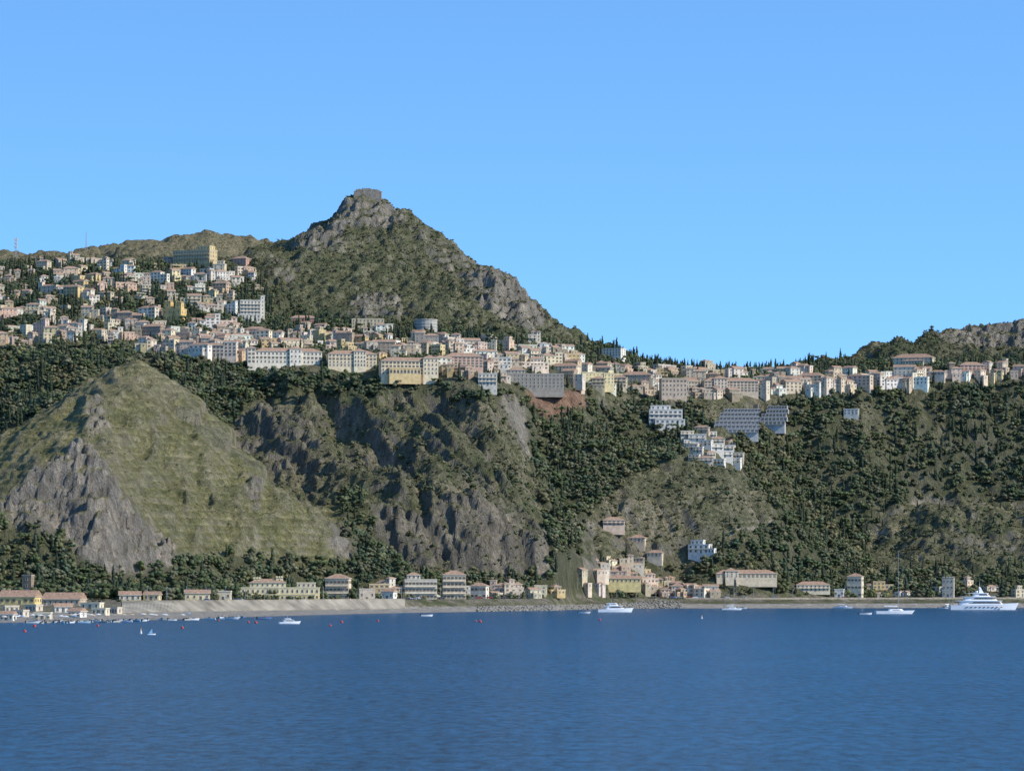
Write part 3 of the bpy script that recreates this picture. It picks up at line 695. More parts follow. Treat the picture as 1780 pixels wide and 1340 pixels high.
put(LM("hotel","white modern hotel with glass balconies on the wooded slope","hotel",1127,1186,745,714,4,4,7,'flat',(.62,.61,.57),'rect',10,2860,ww=2.0,wh=1.6,balc=True),lambda w,d,h,c:[dict(x=-w*.15,y=1,z=h+.7,w=w*.6,d=d*.6,h=2.6,floors=1,cols=4,scols=1,roof='flat',color=c,win='rect',door=False),dict(x=w*.1,y=-d/2-3,z=0,w=w*.9,d=6,h=h*.4,floors=2,cols=6,scols=1,roof='flat',color=c,win='rect',ww=1.6,door=False)])
for i,(a,b_,c_,d_) in enumerate([(1196,1228,770,757),(1207,1234,752,740),(1228,1258,784,771),(1192,1216,786,775),(1244,1274,797,785),(1215,1240,804,793),(1262,1290,806,796),(1182,1206,764,753),(1216,1240,777,767),(1236,1260,771,760),(1240,1262,808,799),(1196,1218,800,790),(1254,1276,784,775),(1224,1244,794,785),(1204,1224,790,780),(1272,1294,797,788),(1186,1206,776,766),(1262,1282,776,767),(1226,1246,760,750)]):
    put(LM("terraced_house",["white terraced house stepping down the spur","small cream house above the terraces"][i%2],"house",a,b_,c_,d_,random.uniform(-20,30),2,3,'flat' if i%4!=1 else 'hip',[(.68,.63,.54),(.64,.54,.41)][i%2] if i!=1 else (.52,.39,.29),'rect',6,2800,balc=True,ww=1.1,wh=1.1),group="terraced houses on the spur")
put(LM("villa","small white villa alone in the wooded slope","house",1466,1494,724,714,-10,2,4,'flat',(.58,.55,.48),'rect',8,2900))
# shore landmarks
st=LM("railway_station","cream railway station with ochre arches and twin turrets","railway station",410,556,1036,1020,2,2,17,'flat',(.76,.64,.38),('arch','arch'),12,'S',scols=3,left=False,wh=1.8,ww=1.1)
put(st,lambda w,d,h,c:[dict(x=-w*.12,y=.4,z=h+.7,w=w*.42,d=d*.7,h=2.6,floors=1,cols=7,scols=2,roof='hip',color=c,win='arch',ww=.9,wh=1.3,door=False),
 dict(x=w*.02,y=.2,z=h+3.5,w=4,d=4,h=2.4,floors=1,cols=1,scols=1,roof='crenel',color=c,win='arch',door=False),dict(x=-w*.25,y=.2,z=h+3.5,w=4,d=4,h=1.8,floors=1,cols=1,scols=1,roof='crenel',color=c,win='arch',door=False),
 dict(x=w*.34,y=.5,z=h+.7,w=w*.22,d=d*.7,h=2.2,floors=1,cols=4,scols=2,roof='flat',color=(.72,.58,.38),win='arch',door=False),
 dict(x=-w*.02,y=-d/2-2.1,w=w*.94,d=4,h=2.9,floors=1,cols=18,scols=1,roof='flat',color=(.74,.58,.27),win='arch',wh=1.7,ww=1.2,door=False)])
put(LM("apartment_building","cream railway house with red-brown roof","house",566,610,1032,1000,-6,3,6,'hip',(.66,.52,.36),'shut',11,'S',scols=3,balc=True))
put(LM("goods_shed","low yellow station outbuilding","building",320,366,1040,1026,6,1,4,'gable',(.70,.58,.36),'arch',8,'S'))
put(LM("goods_shed","low cream railway shed with tiled roof","building",206,246,1046,1031,6,1,4,'gable',(.64,.55,.39),'arch',8,'S')); put(LM("goods_shed","low yellow railway shed with tiled roof","building",250,280,1044,1029,-8,1,3,'gable',(.66,.54,.31),'rect',8,'S'))
put(LM("apartment_building","pale grey apartment block beside the railway","apartments",700,760,1034,1006,8,3,9,'flat',(.60,.53,.42),'shut',11,'S',scols=2,balc=True),lambda w,d,h,c:[dict(x=-w*.2,y=1,z=h+.7,w=w*.4,d=d*.6,h=2.4,floors=1,cols=3,scols=1,roof='hip',color=c,win='rect',door=False)])
put(LM("apartment_building","cream apartment block with brown roof by the road","apartments",768,810,1030,994,4,4,6,'hip',(.66,.55,.40),'shut',11,'S',scols=2,balc=True))
put(LM("house","white cottage with brown roof by the road","house",818,850,1032,1014,-14,2,4,'hip',(.64,.57,.46),'shut',9,'S'))
put(LM("station_building","long yellow railway building with low roof","building",988,1114,1036,1028,2,1,17,'gable',(.68,.55,.26),'arch',8,'S',scols=1,left=False))
put(LM("villa","white modern villa with stacked terraces on the slope","house",1196,1238,967,951,-22,2,4,'flat',(.70,.68,.62),'rect',8,2700,ww=1.5,balc=True),lambda w,d,h,c:[dict(x=-w*.12,y=1,z=h+.7,w=w*.6,d=d*.6,h=2.5,floors=1,cols=3,scols=1,roof='flat',color=c,win='rect',door=False),dict(x=w*.62,y=-1,w=w*.3,d=d*.8,h=h*.5,floors=1,cols=2,scols=1,roof='flat',color=c,win='rect',door=False)])
put(LM("house","pink house with tiled roof on the wooded slope","house",1046,1086,920,907,6,2,5,'hip',(.60,.45,.34),'shut',9,2700,balc=True))
put(LM("house","orange-roofed house on the wooded slope","house",1094,1124,942,931,-10,2,4,'hip',(.60,.46,.32),'rect',9,2700))
put(LM("house","cream house with brown roof below the slope","house",1124,1154,968,958,-12,2,4,'hip',(.60,.50,.37),'rect',8,2700))
put(LM("school_building","long beige building with many shuttered windows","building",1242,1350,1030,1009,6,3,14,'hip',(.62,.51,.36),'shut',11,'S',scols=2,left=False),lambda w,d,h,c:[dict(x=-w*.25,y=-1,z=0,w=w*.22,d=11,h=h+1.8,floors=3,cols=3,scols=1,roof='hip',color=(.65,.55,.41),win='arch',door=False)])
put(LM("apartment_building","cream block with flat roof by the coast road","apartments",1382,1442,1028,1012,4,2,8,'hip',(.64,.55,.39),'rect',10,'S',balc=True))
put(LM("tower_house","tall cream house with shallow roof","house",1472,1502,1024,998,-16,3,4,'hip',(.62,.54,.40),'shut',10,'S'))
put(LM("house","low white house on the coast road","house",1450,1468,1034,1023,-10,1,3,'flat',WH,'rect',6,'S'))
put(LM("tower_house","square pale stone house by the shore","house",1637,1660,1024,1003,-12,3,3,'crenel',(.50,.44,.35),'rect',8,'S'))
put(LM("farmhouse","yellow house with orange tiled roof near the beach","house",0,70,1050,1030,-8,1,6,'gable',(.70,.53,.22),'shut',14,1950))
put(LM("warehouse","long house with red tiled roof near the beach","building",76,148,1052,1034,-8,1,7,'gable',(.57,.42,.28),'rect',14,1950))
put(LM("watch_tower","square brown stone tower above low houses","tower",39,59,1036,998,-15,3,1,'flat',(.28,.20,.135),'rect',6,2080,scols=1))
for i,(a,b_,c_,d_) in enumerate([(-40,-4,1046,1028),(4,34,1064,1053),(44,74,1062,1051),(92,126,1064,1054),(140,180,1058,1048),(20,50,1072,1062),(118,150,1073,1064),(160,190,1068,1060),(622,652,1034,1022),(662,690,1034,1024),(375,402,1036,1026),(-60,-20,1066,1053),(0,28,1078,1069),(60,90,1076,1067),(190,212,1066,1057)]):
    put(LM("beach_house",["low white beach house by the shore","flat-roofed cream beach building"][i%2],"building",a,b_,c_,d_,random.uniform(-30,20),1,3,'flat' if i%3 else 'gable',[WH,CR,(.57,.47,.36)][i%3],'rect',6,'S' if i in(8,9,10) else 1640),group="low buildings along the shore",simple=True)
# random houses
ZONES=[([(-60,462),(60,458),(280,480),(300,470),(440,472),(455,512),(405,560),(420,592),(250,602),(0,600),(-60,596)],140,"on the hillside","houses of the upper hillside town",17.5,9.2,2900,"house",None),
 ([(230,588),(420,582),(560,590),(780,598),(1000,615),(1010,680),(870,664),(760,648),(440,628),(240,606)],104,"on the cliff terrace","houses of the cliff-top town",16.5,6.3,2860,"townhouse",None),
 ([(1010,642),(1130,644),(1500,656),(1610,652),(1600,674),(1500,674),(1370,686),(1220,692),(1120,686),(1010,675)],80,"on the ridge saddle","houses along the ridge",16.5,6.6,2950,"townhouse",None),
 ([(1000,1004),(1060,978),(1112,980),(1150,1005),(1240,1030),(1000,1024)],24,"by the coast road","houses below the ravine",18,8,2600,"house",(1,1,2)),
 ([(1640,648),(1800,644),(1800,658),(1640,662)],10,"on the ridge road","houses on the ridge road",17,7,3000,"house",None),
 ([(480,568),(720,578),(990,600),(1010,615),(700,595),(480,582)],12,"below the crag","houses under the crag",24,7,3000,"house",None),
 ([(60,452),(300,458),(290,468),(60,462)],8,"near the crest","houses near the crest",20,7,3200,"house",(1,2)),
 ([(640,1026),(980,1030),(980,1040),(640,1040)],12,"beside the railway","houses beside the railway",24,5,2330,"house",(1,2,2)),
 ([(1120,1024),(1240,1024),(1240,1038),(1120,1038)],6,"by the coast road","houses by the coast road",20,5,2750,"house",(1,2,2)),
 ([(1500,1020),(1780,1020),(1780,1038),(1500,1038)],7,"by the coast road","houses by the coast road",28,5,2800,"house",(1,2))]
allh=[]
LMB=[h for h in HB]
for poly,cnt,place,grp,sx,sy,ymin,nm_,fls_ in ZONES:
    P=np.array(poly); k=0
    for t in range(cnt*70):
        if k>=cnt: break
        px=random.uniform(P[:,0].min(),P[:,0].max()); py=random.uniform(P[:,1].min(),P[:,1].max())
        if not inpoly(np.array([px]),np.array([py]),poly)[0]: continue
        if any(((px-a)/sx)**2+((py-b)/sy)**2<1 for a,b in allh): continue
        if any(h[3]-6<px<h[4]+6 and h[5]-1<py<h[6]+8 for h in LMB): continue
        p=locate(px,py,ymin,False)
        if p is None or abs(py_of(p[2],p[1])-py)>7: continue
        allh.append((px,py)); k+=1
        rand_house(p,place,grp,simple=(random.random()<.55),name=nm_,fls=fls_ or (1,2,2,2,3,3),scale=.97 if nm_=="townhouse" else .85)
    print(place,k)
print("houses",len(HB),len(bpy.data.objects),time.time()-T0)
# ---------------------------------------------------------------- trees
t_=(1+5**.5)/2
ICV=np.array([(-1,t_,0),(1,t_,0),(-1,-t_,0),(1,-t_,0),(0,-1,t_),(0,1,t_),(0,-1,-t_),(0,1,-t_),(t_,0,-1),(t_,0,1),(-t_,0,-1),(-t_,0,1)])/math.hypot(1,t_)
ICF=np.array([(0,11,5),(0,5,1),(0,1,7),(0,7,10),(0,10,11),(1,5,9),(5,11,4),(11,10,2),(10,7,6),(7,1,8),(3,9,4),(3,4,2),(3,2,6),(3,6,8),(3,8,9),(4,9,5),(2,4,11),(6,2,10),(8,6,7),(9,8,1)])
def crown(kind,nclump,nleaf,leaf,seed):
    r=np.random.default_rng(seed); V=[];Fc=[];Tn=[];b=0
    cs=[]
    for i in range(nclump):
        if kind=='cyp':
            t=(i+.5)/nclump; z=.06+.9*t; rad=.10*math.sin(math.pi*min(1,(.12+.88*t)**.75))**.8+.015
            c=np.array([r.normal(0,.012),r.normal(0,.012),z]); R=np.array([rad,rad,.62/nclump+.03])
        elif kind=='pine':
            a=r.uniform(0,6.28); q=.42*math.sqrt(r.uniform(0,1)); c=np.array([q*math.cos(a),q*math.sin(a),.82-.35*q*q+r.uniform(-.05,.05)]); R=np.array([.17,.17,.10])*r.uniform(.7,1.2)
        elif kind=='bush':
            a=r.uniform(0,6.28); q=.35*r.uniform(0,1); c=np.array([q*math.cos(a),q*math.sin(a),.35*r.uniform(.4,1.2)]); R=np.array([.32,.32,.3])*r.uniform(.6,1.1)
        else:
            a=r.uniform(0,6.28); t=r.uniform(0,1); q=.34*math.sqrt(r.uniform(0.1,1))*(1-.4*abs(2*t-.8)); c=np.array([q*math.cos(a),q*math.sin(a),.30+.52*t]); R=np.array([.18,.18,.155])*r.uniform(.6,1.2)
        cs.append((c,R))
        sc_=r.uniform(.75,1.18,(12,1)); V.append(c+ICV*R*sc_); Fc.append(ICF+b); b+=12
        Tn.append(np.full(12,r.uniform(.75,1.25)))
    for i in range(nleaf):
        c,R=cs[r.integers(len(cs))]; d=r.normal(size=3); d/=np.linalg.norm(d)
        p=c+d*R*r.uniform(.85,1.25); s_=leaf*r.uniform(.6,1.3)
        t=r.normal(size=(3,3)); t/=np.linalg.norm(t,axis=1)[:,None]
        if kind=='cyp': t[:,2]=np.abs(t[:,2])*1.5
        V.append(p+t*s_); Fc.append(np.array([[b,b+1,b+2]])); b+=3; Tn.append(np.full(3,r.uniform(.7,1.5)))
    return np.concatenate(V),np.concatenate(Fc),np.concatenate(Tn)
TPL={'cyp':[crown('cyp',6,26,.045,s) for s in range(3)],'broad':[crown('broad',10,76,.055,s+10) for s in range(6)],'pine':[crown('pine',8,40,.07,s+20) for s in range(2)],'bush':[crown('bush',2,12,.22,s+30) for s in range(4)]}
GREEN={'cyp':[(.066,.086,.044),(.056,.074,.046)],'broad':[(.130,.150,.064),(.158,.164,.078),(.172,.173,.098),(.098,.120,.058),(.19,.182,.104),(.110,.140,.076)],'pine':[(.108,.132,.054)],'bush':[(.130,.132,.066),(.155,.152,.080),(.102,.110,.052),(.19,.168,.105)]}
sp=4.0
gx=np.arange(-640,640,sp); gy=np.arange(1980,3640,sp)
GX,GY=np.meshgrid(gx,gy); GX=GX.ravel()+rng.uniform(-sp*.48,sp*.48,GX.size); GY=GY.ravel()+rng.uniform(-sp*.48,sp*.48,GY.size)
gpx=GX*F/GY+890; k=(gpx>-170)&(gpx<1950); GX,GY,gpx=GX[k],GY[k],gpx[k]
gz=sample(Z,GX,GY); gd=sample(dens,GX,GY); gs=sample(slope,GX,GY); grm=sample(runmin,GX,GY); gpy=py_of(gz,GY); gr=sample(rk,GX,GY); gtown=sample(townb,GX,GY); gt=sample(topY[None,:].repeat(nr,0),GX,GY)
gw=fbm(GX/22,GY/22,2,201); gcy=fbm(GX/30,GY/30,2,211)
hb=np.array(HB)
def clear_of_houses(X,Y,Zz,px,h):
    keep=np.ones(len(X),bool); top=HC-(Zz+h-CH)*F/Y
    for q in hb:
        near=(np.abs(X-q[0])<q[2]*.8+1.0)&(np.abs(Y-q[1])<min(q[2],5.5)+1.5)
        keep&=~near
        fr=(Y<q[1])&(px>q[3]-1)&(px<q[4]+1)&(top<q[6]-(q[6]-q[5])*.35)&(HC-(Zz-CH)*F/Y>q[5])
        keep&=~(fr&(rng.uniform(size=len(X))>(.02 if q[7]<14 else .30)))
    return keep
u=rng.uniform(size=len(GX))
tree=(u<gd*.82*(1+.45*gw))&(gs<68)&(gz>6.6)&(GY>gt+10)&(gpy-30<grm)&((gr<.75)|(gd>.8))
ti=np.where(tree)[0]
cyf=np.where(gtown[ti]>.4,.34,np.where(gd[ti]>.8,.09,.03)); cyf=np.where((gpx[ti]>1350)&(GY[ti]>2800),.14,cyf); cyf=np.where(GY[ti]<2450,.05,cyf); cyf=cyf*np.clip(1+2.2*gcy[ti],.2,2.4)
mtn=(GY[ti]>3080)&(gpx[ti]>450)&(gpx[ti]<1010)&(gtown[ti]<.4); cyf=np.where(mtn,.07,cyf)
dh=((GY[ti]>3250)&(gpx[ti]>1480)&(gtown[ti]<.4))|((GY[ti]>3270)&(gpx[ti]<460)); cyf=np.where(dh,.03,cyf)
kr=rng.uniform(size=len(ti)); kind=np.where(kr<cyf,0,np.where((kr>.965)&~dh&~mtn,2,1))
ht=np.where(kind==0,rng.uniform(7,14,len(ti)),np.where(kind==2,rng.uniform(7,11,len(ti)),3.2+5.6*rng.uniform(0,1,len(ti))**1.4))
ht*=np.where((gd[ti]<.5),.6,1.0); ht*=np.where(mtn,.6,1); ht*=np.where(dh,.5,1); ht*=np.where((gtown[ti]>.4),.88,1)
ck=clear_of_houses(GX[ti],GY[ti],gz[ti],gpx[ti],ht)
ti,kind,ht=ti[ck],kind[ck],ht[ck]
print("trees",len(ti))
app=ht*F/GY[ti]; inview=(gpx[ti]>-5)&(gpx[ti]<1785)&(HC-(gz[ti]+ht*.5-CH)*F/GY[ti]<grm[ti])
indiv=np.zeros(len(ti),bool)
for kk,mxn in((0,190),(1,230),(2,40)):
    c=np.where((kind==kk)&inview)[0]; c=c[np.argsort(-app[c])][:mxn]; indiv[c]=True
NM={0:'cyp',1:'broad',2:'pine'}
def merge(X,Y,Zz,H,wf,tpls,greens,sink=.05):
    Vs=[];Fs=[];Ts=[];base=0
    tid=rng.integers(len(tpls),size=len(X)); gid=rng.integers(len(greens),size=len(X))
    lf=fbm(X/60,Y/60,3,401)
    tone=np.stack([1+.5*lf,1+.25*lf,1+.1*lf],-1)
    for t in range(len(tpls)):
        s_=np.where(tid==t)[0]
        if len(s_)==0: continue
        V,Fc,Tn=tpls[t]; a=rng.uniform(0,6.28,len(s_)); ca,sa=np.cos(a)[:,None],np.sin(a)[:,None]
        hh=H[s_][:,None]; ww=hh*wf*rng.uniform(.85,1.25,(len(s_),1))
        vx=(V[None,:,0]*ca-V[None,:,1]*sa)*ww+X[s_][:,None]; vy=(V[None,:,0]*sa+V[None,:,1]*ca)*ww+Y[s_][:,None]; vz=V[None,:,2]*hh+Zz[s_][:,None]-sink*hh
        Vs.append(np.stack([vx,vy,vz],-1).reshape(-1,3))
        Fs.append((Fc[None]+(np.arange(len(s_))*len(V))[:,None,None]+base).reshape(-1,3)); base+=len(s_)*len(V)
        g=np.array(greens)[gid[s_]]*rng.uniform(.7,1.35,(len(s_),1))*tone[s_]
        tt=g[:,None,:]*Tn[None,:,None]; Ts.append(np.concatenate([tt,np.ones(tt.shape[:2]+(1,))],-1).reshape(-1,4))
    return np.concatenate(Vs),np.concatenate(Fs),np.concatenate(Ts)
for kk,nm,lab in((0,'cypress_wood',"dark slender cypresses massed over the slopes"),(1,'broadleaf_wood',"dense evergreen wood and olive trees covering the slopes"),(2,'pine_wood',"umbrella pines scattered through the wood")):
    s_=ti[(kind==kk)&~indiv]; h=ht[(kind==kk)&~indiv]
    V,Fc,Tt=merge(GX[s_],GY[s_],gz[s_],h,1.2 if kk==1 else 1.0,TPL[NM[kk]],GREEN[NM[kk]],.14 if kk==1 else .03)
    obj(nm,np_mesh(nm,V,Fc,[M_LEAF],Tt),kind="stuff",label=lab)
    print(nm,len(s_),len(Fc))
# scrub
bx=np.arange(-640,640,2.8); by=np.arange(2020,3600,2.8)
BX,BY=np.meshgrid(bx,by); BX=BX.ravel()+rng.uniform(-1.5,1.5,BX.size); BY=BY.ravel()+rng.uniform(-1.5,1.5,BY.size)
bpx=BX*F/BY+890; k=(bpx>-120)&(bpx<1900); BX,BY,bpx=BX[k],BY[k],bpx[k]
bz_=sample(Z,BX,BY); bd=sample(dens,BX,BY); brm=sample(runmin,BX,BY); br=sample(rk,BX,BY); bA=sample(hillA,BX,BY); bt=sample(topY[None,:].repeat(nr,0),BX,BY); bsc=sample(scar+scree+path,BX,BY); bB=sample(massB,BX,BY)
bn=fbm(BX/16,BY/16,3,301)
pb=(.42+1.0*bn)*(1-(.72-.2*bB)*br)*(1-.72*bA)*np.where(BY>3050,1.25,1)
bb=(rng.uniform(size=len(BX))<pb)&(bd<.8)&(bz_>7)&(BY>bt+3)&(py_of(bz_,BY)-8<brm)&(bsc<.2)
bi=np.where(bb)[0]; bh=rng.uniform(.8,2.3,len(bi))*np.where(bA[bi]>.5,.6,1)
ck=np.ones(len(bi),bool)
for q in hb: ck&=((BX[bi]-q[0])**2+(BY[bi]-q[1])**2)>(q[2]+.5)**2
bi,bh=bi[ck],bh[ck]
V,Fc,Tt=merge(BX[bi],BY[bi],bz_[bi],bh,1.5,TPL['bush'],GREEN['bush'],.1)
obj("scrub_bushes",np_mesh("scrub_bushes",V,Fc,[M_LEAF],Tt),kind="stuff",label="low olive-green Mediterranean scrub over the hillsides")
print("bush",len(bi),time.time()-T0)
# individual trees
HT={'cyp':[crown('cyp',12,150,.032,s+100) for s in range(3)],'broad':[crown('broad',18,260,.05,s+110) for s in range(5)],'pine':[crown('pine',16,200,.05,s+120) for s in range(2)]}
def trunk_mb(kind,seed):
    r=random.Random(seed); m=MB(); top={'cyp':.5,'broad':.5,'pine':.78}[kind]; r0={'cyp':.022,'broad':.035,'pine':.028}[kind]
    p=(0,0,-.08)
    for i in range(3):
        q=(r.uniform(-.02,.02),r.uniform(-.02,.02),top*(i+1)/3); m.cyl(p,q,r0*(1-.22*i),r0*(1-.22*(i+1)),7); p=q
    if kind!='cyp':
        for i in range(4):
            a=i*1.6+r.random(); z0=top*(.55+.12*i); m.cyl((0,0,z0),(math.cos(a)*.22,math.sin(a)*.22,z0+.2),r0*.4,r0*.15,5)
    return m
variants={}
for kn in HT:
    variants[kn]=[]
    for i,(V,Fc,Tn) in enumerate(HT[kn]):
        for g in GREEN[kn][:4]:
            tt=np.concatenate([np.array(g)[None]*Tn[:,None],np.ones((len(Tn),1))],1)
            cm=np_mesh("crown",V,Fc,[M_LEAF],tt); tr=trunk_mb(kn,i).mesh("trunk",[M_BARK])
            variants[kn].append((tr,cm))
LABT={'cyp':("cypress_tree","tall dark slender cypress tree","cypress tree","cypress trees"),'broad':("broadleaf_tree","rounded olive-green evergreen tree","tree","evergreen trees"),'pine':("umbrella_pine","umbrella pine with spreading flat crown","pine tree","umbrella pines")}
for j in np.where(indiv)[0]:
    g=ti[j]; kn=NM[kind[j]]; tr,cm=random.choice(variants[kn]); nm,lb,ct,gp=LABT[kn]
    pl=" on the town terrace" if gtown[g]>.4 else (" by the coast road" if gz[g]<25 else " on the wooded slope")
    sink=.12*ht[j] if kn=='broad' else .02*ht[j]
    o=obj(nm,None,loc=(GX[g],GY[g],gz[g]-sink),rz=random.uniform(0,6.28),label=lb+pl,cat=ct,group=gp,scale=float(ht[j]))
    obj("trunk",tr,o); obj("crown",cm,o)
print("indiv",indiv.sum(),time.time()-T0)
# ---------------------------------------------------------------- sea wall, riprap
m=MB(); R=[]
for px in np.arange(212,706,6):
    y0=np.interp(px,TOP_PX,BASE_Y)-1.2; y1=np.interp(px,TOP_PX,TOP_Y)-1.0
    def q(Y,z): return ((px-890)*Y/F,Y,z)
    R.append([q(y0-.6,.8),q(y0-.6,2.4),q(y1,7.6),q(y1,8.2),q(y1+.6,8.2),q(y1+.6,6.5)])
m.loft(R,7)
obj("sea_wall",m.mesh("sea_wall",MATS),label="long sloping grey concrete sea wall below the railway",cat="sea wall")
V=[];Fc=[];b=0
for i in range(1800):
    px=random.uniform(830,1185); sY=np.interp(px,pxs,shore); tY=np.interp(px,pxs,topY); Y=random.uniform(sY-3,min(tY,sY+38)); x=(px-890)*Y/F
    z=float(sample(Z,[x],[Y])[0]); r=random.uniform(.4,1.3); V.append(np.array([x,Y,z+r*.2])+ICV*rng.uniform(.6,1.2,(12,1))*r*np.array([1,1,.75])); Fc.append(ICF+b); b+=12
obj("boulder_breakwater",np_mesh("boulder_breakwater",np.concatenate(V),np.concatenate(Fc),[M_BOUL]),kind="stuff",label="tumbled grey boulders along the waterline")
# ---------------------------------------------------------------- masts
def mast(px,pyb,pyt,ymin,label):
    p=locate(px,pyb,ymin); h=(py_of(p[2],p[1])-pyt)*p[1]/F; r=obj("radio_mast",None,loc=p,label=label,cat="radio mast"); m=MB()
    for sx,sy in((-1,-1),(1,-1),(1,1),(-1,1)): m.cyl((sx*.9,sy*.9,-2),(sx*.25,sy*.25,h),.16,.11,6)
    for i in range(8):
        z=h*i/8; s_=.9-.65*i/8; m.cyl((-s_,-s_,z),(s_*.9,-s_*.9,z+h/8),.09,.09,5); m.cyl((s_,-s_,z),(-s_*.9,-s_*.9,z+h/8),.09,.09,5)
    obj("lattice_tower",m.mesh("lattice_tower",[M_METAL]),r)
    return r,h
r,h=mast(28,448,412,3200,"grey telecom mast with stacked panel antennas on the ridge")
for z in(.5,.68,.86):
    mm=MB()
    for k in range(6):
        a=k*1.05; mm.cyl((math.cos(a)*1.5,math.sin(a)*1.5,h*z-.9),(math.cos(a)*1.5,math.sin(a)*1.5,h*z+.9),.3,.3,6)
        mm.cyl((0,0,h*z),(math.cos(a)*1.5,math.sin(a)*1.5,h*z),.06,.06,4)
    obj("panel_antenna",mm.mesh("panel_antenna",[M_TRIM]),r)
r,h=mast(150,436,403,3200,"slender lattice radio mast on the ridge")
root=obj("railway_mast",None,loc=(0,0,0),label="slender steel railway mast with cantilever arm",cat="railway mast",group="railway masts along the track")
ka=obj("post",MB().cyl((0,0,-1),(0,0,8.2),.16,.11,6).mesh("post",[M_METAL]),root)
kb=obj("cantilever_arm",MB().cyl((0,0,7.4),(2.6,-.6,7.0),.07,.05,5).cyl((0,0,6.2),(2.6,-.6,7.0),.06,.05,5).mesh("cantilever_arm",[M_METAL]),root)
first=True
for px in list(np.arange(256,1380,34)):
    Y=float(np.interp(px,TOP_PX,TOP_Y))+8; x=(px-890)*Y/F; z=float(sample(Z,[x],[Y])[0])
    if first: root.location=(x,Y,z); first=False
    else: copy_thing(root,[ka,kb],(x,Y,z),rz=random.uniform(-.2,.2))
m=MB()
for px in np.arange(230,1180,5):
    Y=float(np.interp(px,TOP_PX,TOP_Y))+4; x=(px-890)*Y/F; z=float(sample(Z,[x],[Y])[0]); m.box(x-.06,x+.06,Y-.06,Y+.06,z-.3,z+1.3,7)
obj("railway_fence",m.mesh("railway_fence",MATS),label="low post fence along the railway embankment",cat="fence")
m=MB(); R=[]
for px in np.arange(1190,1960,8):
    y1=np.interp(px,TOP_PX,TOP_Y)-1.0
    def q(Y,z): return ((px-890)*Y/F,Y,z)
    R.append([q(y1-2,1.5),q(y1-.8,7.4),q(y1,7.4),q(y1+.2,5.5)])
m.loft(R,6)
obj("road_wall",m.mesh("road_wall",MATS),label="low stone retaining wall under the coast road",cat="wall")
# ---------------------------------------------------------------- boats
def hull_mb(L,B,H,sheer=.4,rake=.08,n=16,mt=0,dr=.8):
    m=MB(); R=[]
    for i in range(n+1):
        t=i/n; x=-L/2+L*(1-rake)*t; b=B/2*(.88+.12*min(1,t*3))*(1-max(0,(t-.5)/.5)**2.3*.985); h=H*(1+sheer*t*t)
        xt=x+L*rake*t**2
        R.append([(x,0,-dr*(1-.6*t)),(x,b*.65,-dr*.4*(1-.5*t)),(x+L*rake*.3*t*t,b*.9,.15),(xt,b,h),(xt,b-.12*min(1,b),h),(xt,-b+.12*min(1,b),h),(xt,-b,h),(x+L*rake*.3*t*t,-b*.9,.15),(x,-b*.65,-dr*.4*(1-.5*t))])
    return m.loft(R,mt)
def tier_mb(x0,x1,w,z0,z1,rf=1,ra=.3,n=20,mt=0,ex=0):
    m=MB(); R=[]
    for z,k in((z0,0),(z1,1)):
        a0=x0+ra*k-ex; a1=x1-rf*k+ex; cx=(a0+a1)/2; hl=(a1-a0)/2; ww=w/2-(.15*k)+ex; ring=[]
        for i in range(n):
            a=2*math.pi*(i+.5)/n; c,s_=math.cos(a),math.sin(a); pw=.45
            ring.append((cx+hl*math.copysign(abs(c)**pw,c),ww*math.copysign(abs(s_)**pw,s_),z))
        R.append(ring)
    return m.loft(R,mt)
BM=[M_WHITE,M_GLASS,M_TEAK,M_METAL,M_RUB,M_PAINT]
